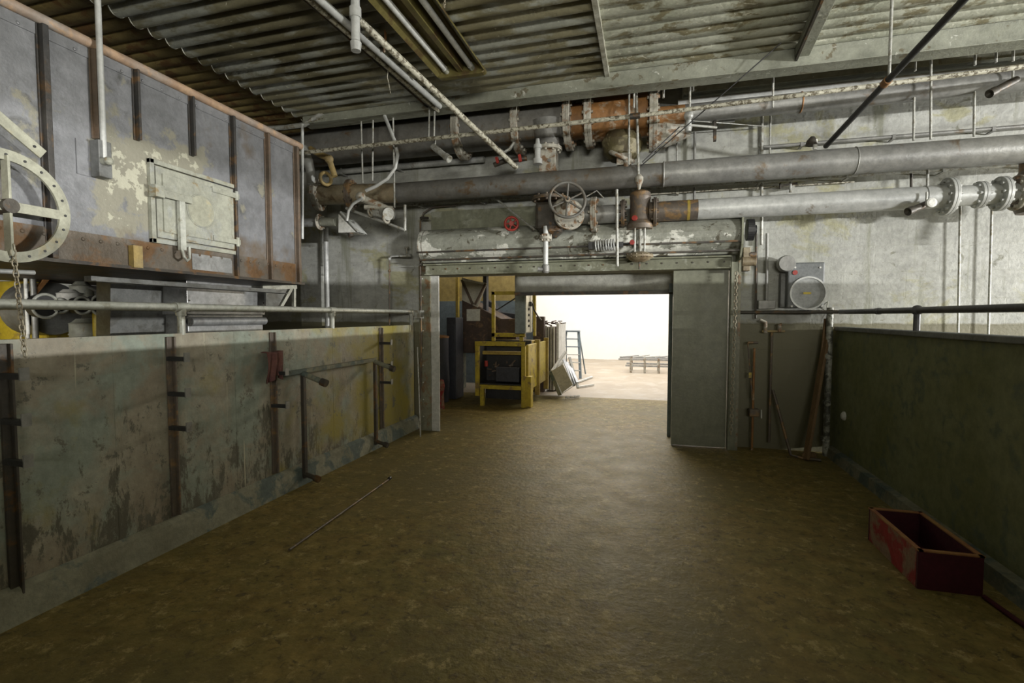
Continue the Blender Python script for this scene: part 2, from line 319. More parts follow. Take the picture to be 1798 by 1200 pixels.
# ---------------- next space beyond the opening
world_struct(B().box((-4.6, YB+.25, 3.2), (1.6, 10.0, 3.3)), 'ceiling', m_ivory)
w = B(); w.box((-9, 10.0, 2.45), (9, 10.2, 5.2)); world_struct(w, 'wall_header', m_white)
world_struct(B().box((-9, 18.9, 0), (9, 19.1, 6)), 'wall_far', m_white)
world_struct(B().box((7, 9.9, 0), (7.2, 19, 6)), 'wall_far_right', m_white)
world_struct(B().box((1.6, YB+.25, 0), (1.75, 10.0, 3.3)), 'wall_lobby_right', m_ivory)
lw = A(770, 520, 11.4).x
w = B(); w.box((-9, 11.4, 1.97), (A(938, 500, 11.4).x, 11.55, 4)); world_struct(w, 'wall_lobby', m_yelwall)
w = B(); w.box((-9, 11.39, 0), (A(938, 500, 11.4).x, 11.56, 1.97)); world_struct(w, 'wall_lobby_dado', m_blue)
world_struct(B().box((-9, 10.2, 5.2), (9, 19.1, 5.3)), 'ceiling', m_white)
# ================================================================ DOORWAY
DY = 6.42
# jambs
r = thing('door_jamb', 'rusty left steel jamb of the wide doorway', 'door frame', (A(748, 750, DY).x, DY, 0))
x0, x1, x2 = A(737, 600, DY).x, A(757, 600, DY).x, A(771, 600, DY).x
b = B(); b.box((x0, DY-.02, 0), (x1, DY+.12, 2.3)); b.box((x0+.02, DY-.035, 0), (x0+.04, DY-.02, 2.3)); b.build('post', m_jamb, r, .004)
b = B(); b.box((x1, DY, 0), (x2, DY+.02, 2.2)); b.build('edge_strip', m_pale, r, .003)
b = B()
for i in range(9): b.cyl((x0+.06, DY-.03, .2+i*.24), (x0+.06, DY-.018, .2+i*.24), .009, 8)
b.build('bolt', m_pale, r)
# infill panel right of the opening
px0, px1, px2 = A(1181, 700, 6.45).x, A(1275, 700, 6.45).x, A(1292, 700, 6.45).x
r = thing('steel_panel', 'tall plain grey-green steel panel closing the right end of the doorway', 'panel', ((px0+px1)/2, 6.45, 0))
b = B(); b.box((px0, 6.45, 0.012), (px1, 6.51, 2.17)); b.build('sheet', m_door, r, .003)
b = B(); b.box((px0-.012, 6.44, 0.012), (px0+.01, 6.53, 2.17)); b.build('edge_channel', m_door, r)
r = thing('door_jamb', 'grey-green right door jamb carrying the hanging hoist chain', 'door frame', ((px1+px2)/2, 6.44, 0))
b = B(); b.box((px1+.01, 6.40, 0), (px2+.02, YB, 2.34)); b.box((px1+.015, 6.385, 0), (px1+.035, 6.40, 2.34)); b.build('post', m_door, r, .004)
b = B(); b.box((px2-.01, 6.395, 0.02), (px2+.02, 6.41, 2.3)); b.build('edge_strip', m_jamb, r)
# lintel channel
hx0, hx1 = A(733, 440, 6.1).x, A(1302, 430, 6.1).x
r = thing('door_lintel', 'olive steel channel lintel with bolt heads under the shutter hood', 'lintel', ((hx0+hx1)/2, 6.35, 2.15))
b = B(); b.box((hx0+.03, 6.28, 2.155), (hx1-.08, YB, 2.30)); b.box((hx0+.03, 6.20, 2.28), (hx1-.08, 6.30, 2.30)); b.box((hx0+.03, 6.24, 2.155), (hx1-.08, 6.28, 2.17)); b.build('channel', m_hoodtop, r, .003)
b = B()
for i in range(22): x = hx0+.15+i*(hx1-hx0-.3)/21; b.lathe((x, 6.268, 2.235), (0, 1, 0), [(0, 0), (0, .010), (.014, .012)], 6)
b.build('bolt', m_dark, r)
# shutter hood
HC = Vector((0, 6.30, 2.545)); HR = .215
r = thing('shutter_hood', 'long grey sheet-metal roller shutter hood with flaking white paint', 'shutter housing', ((hx0+hx1)/2, 6.3, 2.31))
def arc(x, R, a0, a1, n): return [Vector((x, HC.y-R*math.cos(a0+(a1-a0)*i/n), HC.z+R*math.sin(a0+(a1-a0)*i/n))) for i in range(n+1)]
prof = [Vector((hx0, 6.59, 2.80)), Vector((hx0, 6.40, 2.775))]+[Vector((hx0, HC.y-HR*math.cos(a), HC.z+HR*math.sin(a))) for a in [math.radians(d) for d in (80, 65, 50, 35, 20, 5, -12, -28, -44)]]+[Vector((hx0, 6.2, 2.35)), Vector((hx0, 6.22, 2.315)), Vector((hx0, 6.55, 2.31))]
b = B(); n = len(prof)
L_ = hx1-hx0; vs = prof+[p+Vector((L_, 0, 0)) for p in prof]
for i in range(n-1): b.add([prof[i], prof[i+1], prof[i+1]+Vector((L_, 0, 0)), prof[i]+Vector((L_, 0, 0))], [(0, 1, 2, 3)], False)
inn = [HC+(p-Vector((hx0, HC.y, HC.z))-Vector((0, 0, 0)))*.97 for p in prof]
b.build('cover', m_hood, r)
b = B(); b.beam((hx0, 6.075, 2.44), (hx1, 6.075, 2.44), .012, .02); b.beam((hx0, 6.14, 2.345), (hx1, 6.14, 2.345), .02, .02); b.build('seam_strip', m_dark, r)
b = B(); b.prism([(p.x+.05, p.y, p.z) for p in prof], (.012, 0, 0)); b.torus((hx0+.01, HC.y, HC.z), (1, 0, 0), HR-.01, .012, 32, 6); b.build('end_ring', m_flange, r)
b = B(); b.cyl((hx0+.02, HC.y, HC.z), (hx0+.06, HC.y, HC.z), .13, 20); b.build('barrel_end', m_pipeb, r)
b = B(); b.prism([Vector((hx1-.01, 6.04, 2.80)), Vector((hx1-.01, 6.04, 2.4)), Vector((hx1-.01, 6.16, 2.24)), Vector((hx1-.01, 6.58, 2.24)), Vector((hx1-.01, 6.58, 2.82))], (.02, 0, 0)); b.build('end_plate', m_hoodtop, r)
# upper flashing panel above hood
b = B(); b.box((hx0+.02, 6.50, 2.80), (A(1000, 380, 6.5).x, YB-.01, 3.05)); tag(b.build('flashing_board', m_hoodtop, None, .003), 'olive painted board on the wall just above the shutter hood', 'board')
# hoist
hc = A(1316, 404, 6.16); r = thing('chain_hoist', 'toothed chain hoist gear at the right end of the shutter hood', 'hoist', (hc.x, 6.2, 2.25))
b = B(); b.lathe((hc.x-.03, hc.y, hc.z), (1, 0, 0), [(0, 0), (0, .115), (.07, .115), (.07, .05), (.1, .05), (.1, 0)], 32)
for i in range(28): a = 2*PI*i/28; b.beam((hc.x-.03, hc.y+.112*math.cos(a), hc.z+.112*math.sin(a)), (hc.x+.04, hc.y+.112*math.cos(a), hc.z+.112*math.sin(a)), .014, .022, a)
b.build('sprocket', m_black, r)
g = A(1312, 460, 6.14)
b = B(); b.box((g.x-.045, g.y-.02, g.z-.10), (g.x+.03, g.y+.10, g.z+.16)); b.cyl((g.x-.06, g.y-.04, g.z), (g.x+.08, g.y-.04, g.z), .05, 18); b.build('gear_case', m_kerb2, r, .006)
b = B(); b.box((g.x+.03, g.y-.05, g.z-.03), (g.x+.09, g.y+.03, g.z+.04)); b.cyl((g.x+.02, g.y, g.z+.08), (g.x+.09, g.y, g.z+.08), .03, 12); b.build('bracket', m_pipeb, r, .004)
def chain(p0, p1, link=.036, w=.011, r=.0035, closed=False):
    p0, p1 = Vector(p0), Vector(p1); d = p1-p0; n = max(2, int(d.length/(link*.78))); d.normalize(); b = B(); u, v, _ = frame(d)
    for i in range(n):
        c = p0+d*(i*link*.78+link/2); a = u if i % 2 else v
        pts = []
        for j in range(12):
            t = 2*PI*j/12; pts.append(c+a*(w*math.cos(t))+d*((link/2-w)*(1 if math.sin(t) > 0 else -1 if math.sin(t) < 0 else 0)+w*math.sin(t)))
        b.tube(pts, r, 5, True)
    return b
c0 = A(1293, 480, 6.2); c1 = A(1290, 748, 6.2)
tag(chain((c0.x, c0.y, c0.z+.02), (c0.x-.02, c0.y, .22), .05, .016, .005).build('hoist_chain', m_chain), 'long steel hoist chain hanging against the right door jamb', 'chain')
# rolled shutter curtain beyond the lintel
sx0, sx1 = A(905, 500, 6.95).x, A(1182, 500, 6.95).x+.5
zt, zb = A(1040, 480, 6.95).z+.06, A(1040, 518, 6.95).z
r = thing('roller_shutter', 'partly rolled dented metal shutter curtain hanging in the bright opening', 'shutter', ((sx0+sx1)/2, 6.95, zb))
b = B(); K = 26; n = 14; vs = []; fs = []
for i in range(n+1):
    for j in range(K+1):
        t = j/K; x = sx0+(sx1-sx0)*t; z = zt+(zb+.04-zt)*i/n
        y = 6.95-.035*math.sin(PI*i/n)+.010*math.sin(9*t+i*.5)*(1 if .3 < t < .7 else .3)
        vs.append((x, y, z))
for i in range(n):
    for j in range(K): a = i*(K+1)+j; fs.append((a, a+1, a+K+2, a+K+1))
b.add(vs, fs, True); o = b.build('curtain', m_shutter, r); md = o.modifiers.new('s', 'SOLIDIFY'); md.thickness = .006
b = B(); b.box((sx0, 6.92, zb), (sx1, 6.98, zb+.02)); b.box((sx0, 6.935, zb+.02), (sx1, 6.965, zb+.045)); b.build('bottom_bar', m_dark, r)
b = B(); b.box((sx0-.06, 6.9, 0.0), (sx0-.02, 7.0, 2.4)); 
tag(B().box((sx1-.55, 6.92, 0), (sx1-.50, 6.99, 2.15)).build('shutter_guide', m_blue), 'slim blue shutter guide rail along the right edge of the opening', 'rail')
# ================================================================ PIPES ALONG THE BACK WALL
def hp(xa, ya, xb, yb, Y):
    p, q = A(xa, ya, Y), A(xb, yb, Y); z = (p.z+q.z)/2; return Vector((p.x, Y, z)), Vector((q.x, Y, z))
def pxl(x, Y, z): # x coordinate on the plane for a picture column at height z
    p = A(x, 400, Y); return A(x, 400-(z-p.z)*FPX/Y*.9, Y).x
# big grey pipe
p, q = hp(700, 341, 1798, 259, 5.95); P1z = p.z; q.x += 1.2
r = thing('pipe', 'longest thick grey pipe running the whole wall above the handwheel', 'pipe', ((p.x+q.x)/2, 5.95, p.z-.13))
xm = A(1165, 300, 5.95).x
b = B(); b.cyl(p, (xm, 5.95, P1z), .125, 28); b.build('pipe_run', m_pipebig, r)
b = B(); b.cyl((xm, 5.95, P1z), q, .133, 28); b.torus((xm, 5.95, P1z), (1, 0, 0), .13, .01); b.torus((A(1500, 280, 5.95).x, 5.95, P1z), (1, 0, 0), .132, .007); b.build('pipe_run', m_pipe, r)
r1 = r
# elbow/spool at its left end
pl = A(556, 343, 5.75); pm = Vector((p.x, 5.95, P1z)); 
b = B(); b.cyl(pl+Vector((0, 0, 0)), pm, .125, 28); b.build('spool', m_kerb2, r)
for k, (cx, R) in enumerate(((558, .20), (614, .19))):
    t = (A(cx, 340, 5.8).x-pl.x)/(pm.x-pl.x); c = pl.lerp(pm, max(t, .02)); b = B(); flange(b, c, pm-pl, R, .03, 10); b.build('flange', m_flange if k == 0 else m_pipeb, r)
# pale pipe with check valve group
p, q = hp(1140, 374, 1640, 345, 6.05); P2z = p.z
r = thing('pipe', 'smooth pale grey pipe below the thick pipe, ending in three flanges', 'pipe', ((p.x+q.x)/2, 6.05, P2z-.13))
xa = A(1225, 370, 6.05).x; xf1 = A(1664, 340, 6.05).x; xf2 = A(1720, 337, 6.05).x; xf3 = A(1757, 334, 6.05).x
b = B(); b.cyl((xa, 6.05, P2z), (xf1, 6.05, P2z), .112, 28); xw = A(1622, 343, 6.05).x; b.torus((xw, 6.05, P2z), (1, 0, 0), .113, .006); b.build('pipe_run', m_pipew, r)
b = B(); b.cyl((p.x, 6.05, P2z), (xa, 6.05, P2z), .112, 28); b.build('pipe_run', m_pipeb, r)
b = B(); b.lathe((xf1, 6.05, P2z), (1, 0, 0), [(0, .10), (xf3-xf1, .095), (xf3-xf1+.3, .095)], 24); b.build('pipe_run', m_pipew, r)
for c, R, nb in ((xf1, .185, 12), (xf2, .13, 8), (xf3, .165, 10)): b = B(); flange(b, (c, 6.05, P2z), (1, 0, 0), R, .028, nb); b.build('flange', m_pipew, r)
for cx, M_ in ((1190, m_yel), (1213, m_yel)):
    c = A(cx, 374, 5.95); b = B(); b.lathe((c.x-.02, 6.05, P2z), (1, 0, 0), [(0, .113), (0, .115), (.035, .115), (.035, .113)], 24); 
b = B(); b.lathe((A(1206, 374, 6.05).x, 6.05, P2z), (1, 0, 0), [(0, .113), (0, .1145), (.03, .1145), (.03, .113)], 24); b.build('paint_band', m_yeldk, r)
# valve at the far right of the pale pipe
xv = xf3+.16; r = thing('gate_valve', 'dark gate valve body at the right picture edge, joining the pale pipe', 'valve', (xv, 6.05, P2z-.35))
b = B(); b.lathe((xv+.10, 6.05, P2z-.2), (0, 0, 1), [(0, 0), (0, .12), (.1, .16), (.32, .16), (.4, .11), (.62, .11), (.62, 0)], 24); b.build('body', m_pipeb, r)
b = B(); flange(b, (xv-.02, 6.05, P2z), (1, 0, 0), .17, .025, 10); b.build('flange', m_flange, r)
b = B(); flange(b, (xv+.10, 6.05, P2z+.42), (0, 0, 1), .16, .02, 8); b.build('bonnet_flange', m_pipe, r)
b = B(); b.cyl((xv+.06, 5.98, P2z-.2), (xv+.03, 5.95, P2z-.38), .035, 12); b.cyl((xv+.03, 5.95, P2z-.38), (xv+.03, 5.95, P2z-.44), .018, 8); b.build('drain_plug', m_dark, r)
# big upper pipe
zc = A(905, 226, 6.12).z; zc = 3.93
YP = 6.12
r = thing('pipe', 'widest dark flanged pipe under the ceiling with orange rusty middle', 'pipe', (A(850, 225, YP).x, YP, zc-.3))
xs = {k: A(k, 215, YP).x for k in (480, 812, 912, 1000, 1036, 1130, 1147)}
b = B(); b.cyl((xs[480]-1, YP, zc-.02), (xs[812], YP, zc), .235, 32); b.build('pipe_run', m_pipebig, r)
b = B(); b.cyl((xs[812], YP, zc), (xs[912], YP, zc), .235, 32); b.build('pipe_run', m_pipebig, r)
b = B(); b.cyl((xs[912], YP, zc), (xs[1000]-.02, YP, zc), .24, 32); b.build('pipe_run', m_pipebig, r)
b = B(); b.cyl((xs[1000], YP, zc), (xs[1036], YP, zc), .20, 32); b.build('pipe_run', m_rust, r)
b = B(); b.cyl((xs[1036], YP, zc), (xs[1130]+.05, YP, zc), .245, 32); b.build('rusty_spool', m_rust, r)
for k, R in ((812, .33), (912, .32), (1000, .325), (1036, .325)): b = B(); flange(b, (xs[k], YP, zc), (1, 0, 0), R, .04, 14, .014); b.build('flange', m_flange, r)
b = B(); flange(b, (xs[1147], YP, zc-.05), (1, 0, 0), .37, .045, 14, .014); b.build('flange', m_flange, r)
# valve casting under the rusty spool
c = A(1085, 250, 6.1); r = thing('valve_casting', 'greasy olive-brown valve casting slung beneath the orange rusty pipe', 'valve', (c.x, 6.1, c.z-.3))
b = B(); b.lathe((c.x+.03, 6.1, c.z-.22), (.1, 0, 1), [(0, 0), (0, .12), (.06, .2), (.2, .24), (.3, .2), (.36, 0)], 24); b.box((c.x-.12, 5.95, c.z-.1), (c.x+.2, 6.2, c.z+.06)); b.build('body', m_grease, r, .01)
b = B(); b.torus((c.x+.05, 6.0, c.z-.2), (.5, -.3, 1), .14, .025); b.box((c.x+.0, 5.9, c.z-.32), (c.x+.16, 6.1, c.z-.19)); b.build('yoke', m_flange, r)
c2 = A(1100, 295, 5.9); b = B(); b.cyl((c2.x, 5.9, c2.z-.05), (c2.x, 5.9, c2.z+.1), .035, 12); b.build('plug', m_flange, r)
c = A(1180, 235, 6.1); b = B(); b.lathe((xs[1147], 6.2, zc-.16), (1, 0, -.1), [(0, .2), (.15, .19), (.3, .12), (.42, .06), (.42, 0)], 24)
tag(b.build('pipe_cone', m_flange), 'stubby pale flaking cone fitting right of the last wide flange', 'pipe fitting')
# continuing pipe to the right
p, q = hp(1160, 207, 1798, 138, 6.05)
xr = A(1202, 205, 6.05).x
r = thing('pipe', 'grey pipe continuing right from the wide flanged pipe, high on the wall', 'pipe', ((p.x+q.x)/2, 6.05, p.z-.1))
b = B(); b.cyl((xr, 6.05, p.z), (q.x+.9, 6.05, p.z), .10, 26); b.build('pipe_run', m_pipe, r)
b = B(); b.cyl((p.x-.2, 6.05, p.z), (xr, 6.05, p.z), .10, 26); b.build('pipe_run', m_rust, r)
b = B(); b.torus((A(1406, 180, 6.05).x, 6.05, p.z), (1, 0, 0), .10, .008); b.build('weld', m_rust, r)
# pipe just above it, paler
p, q = hp(1190, 196, 1700, 124, 6.35)
tag(B().cyl(p, (q.x+1.2, 6.35, p.z), .075, 20).build('pipe', m_pipew), 'paler pipe tucked behind and above the grey high pipe', 'pipe')
# conduit under beam
p, q = hp(870, 182, 1650, 84, 5.9)
r = thing('conduit_pipe', 'pale painted conduit hung just below the ceiling cross beam', 'conduit', ((p.x+q.x)/2, 5.9, p.z-.05))
b = B(); xl_ = A(545, 222, 5.9).x; b.cyl((xl_, 5.9, p.z), q, .043, 18); b.lathe(q, (1, 0, 0), [(0, .055), (.1, .055), (.12, .04), (.5, .04), (.62, .0)], 16); b.build('pipe_run', m_pipew, r)
for cx in (872, 980, 990, 1508): x = A(cx, 180, 5.9).x; b = B(); b.lathe((x-.018, 5.9, p.z), (1, 0, 0), [(0, .043), (0, .058), (.036, .058), (.036, .043)], 18); b.cyl((x, 5.9, p.z+.04), (x, 5.9, p.z+.13), .008, 8); b.build('clamp', m_rod, r)
PCz = p.z
# left bend of a conduit
pts = [A(430, 228, 5.5), A(500, 224, 5.5), A(535, 219, 5.5), A(552, 208, 5.5), A(566, 198, 5.5)]
tag(B().tube(pts, .03, 10).build('bent_conduit', m_rod), 'short grey bent conduit above the far corner of the tank', 'conduit')
# thin spotted sprinkler line
a_, b_ = A(527, 269, 5.35), A(1115, 204, 5.35); c_ = A(1798, 117, 5.35)
r = thing('sprinkler_pipe', 'thin spotted cream pipe crossing in front of the big flanged pipe', 'pipe', tuple(a_.lerp(c_, .5)))
b = B(); b.tube([a_, b_], .023, 12); b.build('pipe_run', m_cond, r)
b = B(); b.tube([b_, c_+(c_-b_)*.3], .021, 12); b.build('pipe_run', m_cond, r)
b = B(); b.tube([b_-(b_-a_).normalized()*.05, b_+(c_-b_).normalized()*.05], .03, 12); b.build('coupling', m_dark, r)
# small lines hugging the wall
def wallline(xa, ya, xb, yb, Y, rad, M, label, ext=0, name='wall_conduit'):
    p, q = hp(xa, ya, xb, yb, Y); q.x += ext; b = B(); b.tube([p, q], rad, 10)
    n = int((q.x-p.x)/.9)
    for i in range(n): x = p.x+.4+i*.9; b.box((x-.015, Y-rad-.004, p.z-rad-.012), (x+.015, 6.595, p.z-rad)); b.box((x-.015, Y-rad-.004, p.z-rad), (x+.015, Y-rad-.001, p.z+rad))
    return tag(b.build(name, M), label, 'conduit')
wallline(690, 362, 1120, 334, 6.42, .018, m_rod, 'thin wall conduit passing behind the spoked handwheel')
wallline(1130, 333, 1798, 288, 6.45, .016, m_rod, 'thin conduit crossing the pale wall between the two long pipes', .8)
wallline(1130, 343, 1500, 318, 6.52, .010, m_cond, 'thinner line just under the conduit right of the control valve')
wallline(560, 300, 850, 285, 6.48, .04, m_pipew, 'grey wall pipe half hidden behind the pipe drop rods at left')
wallline(1340, 262, 1798, 218, 6.5, .02, m_pipe, 'slim line on the wall just above the thick grey pipe', .6)
wallline(590, 335, 700, 331, 6.5, .05, m_pipew, 'short stout wall pipe behind the yellowed spool')
# ---------------- handwheel gate valve
V = A(967, 372, 5.95); r = thing('gate_valve', 'dark cast gate valve with large six-spoked handwheel facing the room', 'valve', (V.x, 5.95, V.z-.25))
vx = V.x; vz = P2z
b = B(); b.box((vx-.17, 5.84, vz-.17), (vx+.17, 6.10, vz+.15)); b.lathe((vx, 5.97, vz-.26), (0, 0, 1), [(0, 0), (0, .07), (.06, .14), (.12, .15)], 20); b.build('body', m_dark, r, .04)
b = B(); flange(b, (vx-.02, 5.97, vz+.2), (0, 0, 1), .21, .02, 10); b.build('top_flange', m_pipeb, r)
wc = A(996, 351, 5.50); wax = Vector((.30, -.92, .12)).normalized()
b = B(); flange(b, wc-wax*.30+Vector((.07, 0, -.07)), wax, .175, .022, 10); b.build('bonnet_flange', m_flange, r)
b = B(); b.lathe(wc-wax*.28, wax, [(0, .12), (.06, .10), (.10, .05), (.26, .035), (.31, .03), (.31, 0)], 20); b.build('bonnet', m_flange, r)
b = B(); b.torus(wc, wax, .195, .017, 40, 10); u, w_, d_ = frame(wax)
hw = b.build('handwheel', m_pipebig, r)
b = B()
for i in range(6): a = 2*PI*i/6+.45; b.tube([wc-wax*.02, wc+(u*math.cos(a)+w_*math.sin(a))*.1-wax*.008, wc+(u*math.cos(a)+w_*math.sin(a))*.19], [.013, .010, .012], 8)
b.lathe(wc-wax*.04, wax, [(0, 0), (0, .035), (.06, .035), (.06, .015), (.11, .013), (.11, 0)], 14); b.build('spokes', m_pipebig, hw)
# tee above, connecting to the wide pipe
T_ = A(962, 262, 6.0); r = thing('pipe_tee', 'branch with bolted collar dropping from the wide pipe to the valve', 'pipe fitting', (T_.x, 6.0, P1z+.1))
b = B(); b.lathe((T_.x, 6.02, P1z+.42), (0, 0, 1), [(0, .14), (.06, .14), (.2, .19), (.3, .21)], 24); b.build('branch', m_pipebig, r)
b = B(); flange(b, (T_.x, 6.0, P1z+.40), (0, 0, 1), .17, .02, 10); b.build('flange', m_flange, r)
b = B(); b.box((T_.x-.09, 5.90, P1z+.12), (T_.x+.11, 6.1, P1z+.38)); b.build('block', m_flange, r, .01)
b = B(); b.cyl((T_.x+.04, 5.88, P1z+.24), (T_.x+.04, 5.91, P1z+.24), .022, 6); b.build('bolt', m_pipe, r)
c = A(944, 270, 5.8); tag(B().lathe((c.x, 5.80, c.z-.12), (0, 0, 1), [(0, 0), (0, .055), (.06, .055), (.06, .035), (.18, .035), (.18, .048), (.22, .048), (.22, .03), (.29, .02), (.29, 0)], 14).build('relief_valve', m_pipew), 'small stubby pale upright relief valve beside the bolted collar', 'valve')
# drop pipe below gate valve
r = thing('drain_pipe', 'short pale drain pipe with union hanging below the handwheel valve', 'pipe', A(958, 470, 5.85))
z0 = A(958, 405, 5.85); z1 = A(958, 474, 5.85); x = z1.x
b = B(); b.cyl((x, 5.85, z1.z), (x, 5.85, z0.z+.05), .032, 16); b.build('pipe_run', m_pipew, r)
b = B(); b.lathe((x, 5.85, z0.z-.13), (0, 0, 1), [(0, 0), (0, .045), (.025, .05), (.025, .075), (.055, .075), (.055, .055), (.09, .045), (.09, 0)], 16)
for i in range(6): a = i*PI/3; b.cyl((x+.062*math.cos(a), 5.85+.062*math.sin(a), z0.z-.125), (x+.062*math.cos(a), 5.85+.062*math.sin(a), z0.z-.05), .009, 6)
b.build('union', m_flange, r)
b = B(); b.lathe((x, 5.85, z1.z-.04), (0, 0, 1), [(0, 0), (0, .03), (.02, .045), (.09, .045), (.1, .034), (.1, 0)], 14); b.cyl((x, 5.85, z1.z), (x-.09, 5.83, z1.z+.01), .028, 12); b.build('tap', m_pipe, r)
# flanged spool between valves
xa_, xb_ = A(1043, 373, 6.0).x, A(1092, 371, 6.0).x
r = thing('pipe_spool', 'short grey flanged spool between the handwheel valve and control valve', 'pipe', ((xa_+xb_)/2, 6.0, P2z-.2))
b = B(); b.cyl((vx+.1, 6.02, P2z), (xb_, 6.05, P2z), .105, 24); b.build('pipe_run', m_pipe, r)
b = B(); flange(b, (xa_, 6.03, P2z), (1, 0, 0), .205, .032, 8, .012); b.build('flange', m_flange, r)
b = B(); flange(b, (A(1094, 371, 6.0).x, 6.05, P2z), (1, 0, 0), .16, .018, 8); b.build('flange', m_pipeb, r)
# control valve
cv = A(1124, 369, 6.05); cx_ = cv.x
r = thing('control_valve', 'brown globe control valve with red paint spot and diaphragm below', 'valve', (cx_, 6.05, A(1120, 462, 6.05).z))
b = B(); b.lathe((cx_, 6.05, P2z-.19), (0, 0, 1), [(0, 0), (0, .14), (.05, .15), (.10, .115), (.33, .115), (.36, .12), (.41, .115), (.43, .09), (.43, 0)], 28); b.build('body', m_pipeb, r)
b = B(); flange(b, (A(1150, 370, 6.05).x, 6.05, P2z), (1, 0, 0), .165, .018, 8); b.build('flange', m_pipeb, r)
b = B(); b.lathe(A(1114, 383, 5.93), (-.12, -1, 0), [(-.02, .0), (-.02, .035), (.008, .03), (.010, 0)], 14); b.build('paint_spot', m_redv, r)
zd = A(1120, 449, 6.05).z
b = B()
for dx, dy in ((-.055, -.06), (.055, -.06), (0, .06)): b.cyl((cx_+dx, 6.05+dy, zd), (cx_+dx, 6.05+dy, P2z-.17), .012, 10)
b.cyl((cx_, 6.05, zd), (cx_, 6.05, P2z-.17), .018, 10); b.build('yoke', m_rod, r)
b = B(); b.lathe((cx_, 6.05, zd-.075), (0, 0, 1), [(0, 0), (0, .06), (.02, .11), (.045, .14), (.055, .155), (.072, .155), (.085, .14), (.11, .09), (.12, .04), (.12, 0)], 28)
for i in range(14): a = 2*PI*i/14; b.cyl((cx_+.147*math.cos(a), 6.05+.147*math.sin(a), zd-.03), (cx_+.147*math.cos(a), 6.05+.147*math.sin(a), zd+.012), .008, 6)
b.build('diaphragm', m_kerb2, r)
b = B(); b.cyl((cx_, 6.05, zd-.16), (cx_, 6.05, zd-.07), .01, 8); b.build('stem', m_dark, r)
c = A(1110, 426, 5.95); b = B(); b.lathe(c, (0, -1, 0), [(0, 0), (0, .03), (.025, .03), (.025, 0)], 6); b.build('red_knob', m_redv, r)
# spring damper
c = A(1064, 431, 6.02); r = thing('spring', 'coiled spring tensioner lying in front of the shutter hood', 'spring', (c.x, 6.02, c.z-.07))
b = B(); pts = [(c.x-.13+.0026*i, 6.0+.055*math.cos(i*.55), c.z+.062*math.sin(i*.55)) for i in range(90)]; b.tube(pts, .009, 6); b.build('coil', m_pipew, r)
b = B(); b.cyl((c.x-.22, 6.0, c.z-.01), (c.x+.30, 6.0, c.z+.01), .012, 10); b.box((c.x-.20, 5.97, c.z-.045), (c.x-.13, 6.03, c.z+.04)); b.box((c.x+.12, 5.98, c.z-.03), (c.x+.2, 6.02, c.z+.03)); b.build('rod', m_black, r)
# red handwheel small
c = A(898, 393, 5.9); r = thing('red_handwheel_valve', 'small red star handwheel on the wall left of the gate valve', 'valve', (c.x, 5.9, c.z-.1))
ax_ = Vector((.2, -1, 0)).normalized(); u, w_, d_ = frame(ax_)
b = B(); b.torus(c, ax_, .078, .015, 24, 8)
for i in range(5): a = 2*PI*i/5; b.tube([c, c+(u*math.cos(a)+w_*math.sin(a))*.075], .011, 6)
b.lathe(c-ax_*.02, ax_, [(0, 0), (0, .03), (.04, .03), (.04, 0)], 10); b.build('handwheel', m_redv, r)
b = B(); b.cyl(c-ax_*.02, (c.x, 6.59, c.z), .022, 10); b.build('stem', m_dark, r)
# red lever bits
c = A(888, 284, 5.8); r = thing('lever_valve', 'small dark lever valve with two red handles above the thick pipe', 'valve', (c.x, 5.8, c.z-.1))
b = B(); b.tube([A(868, 290, 5.8), A(885, 283, 5.78), A(925, 278, 5.85)], .03, 10); b.build('body', m_dark, r)
b = B(); b.beam(A(872, 277, 5.76), A(875, 287, 5.76), .05, .03); b.build('handle', m_redv, r)
b = B(); b.beam(A(912, 272, 5.76), A(914, 284, 5.76), .035, .03); b.build('handle', m_redv, r)
c = A(890, 262, 5.85); tag(B().tube([A(876, 262, 5.85), A(885, 268, 5.85), A(895, 262, 5.85), A(903, 250, 5.85)], .02, 8).build('pipe_bend', m_rod), 'small curled grey pipe bend beneath the second wide flange', 'pipe')
# diagonal struts and misc near valves
def rod(name, p, q, r, M, label, cat='rod', group=None, n=8): return tag(B().tube([p, q], r, n).build(name, M), label, cat, group)
rod('brace', A(868, 347, 6.3), A(938, 403, 5.95), .013, m_rod, 'thin diagonal stay rod running down to the gate valve', 'brace')
rod('vertical_rod', A(1083, 333, 5.8), A(1084, 468, 5.8), .016, m_rod, 'upright grey rod standing before the shutter hood, left of the control valve')
tag(B().tube([A(1030, 345, 5.9), A(1048, 335, 5.9), A(1060, 348, 5.9)], .008, 6).build('bent_wire', m_rod), 'bent wire loop above the first spool flange', 'wire')
tag(B().box(A(1010, 330, 5.95)-Vector((0, .02, .03)), A(1045, 322, 5.95)+Vector((0, .02, .03))).build('pipe_bracket', m_dark, None, .004), 'small dark bracket under the thick grey pipe near the handwheel', 'bracket')
# eye hanger of the thick pipe
r = thing('pipe_hanger', 'long pale hanger rod with turnbuckle carrying the thick grey pipe', 'hanger', A(1121, 320, 5.8))
b = B(); b.tube([A(1117, 135, 5.8), A(1121, 310, 5.8)], .014, 8); b.build('rod', m_rod, r)
b = B(); c = A(1122, 318, 5.8); b.lathe(c-Vector((0, 0, .10)), (0, 0, 1), [(0, .0), (.01, .015), (.06, .03), (.1, .045), (.14, .045), (.17, .02), (.17, 0)], 12); b.build('turnbuckle', m_flange, r)
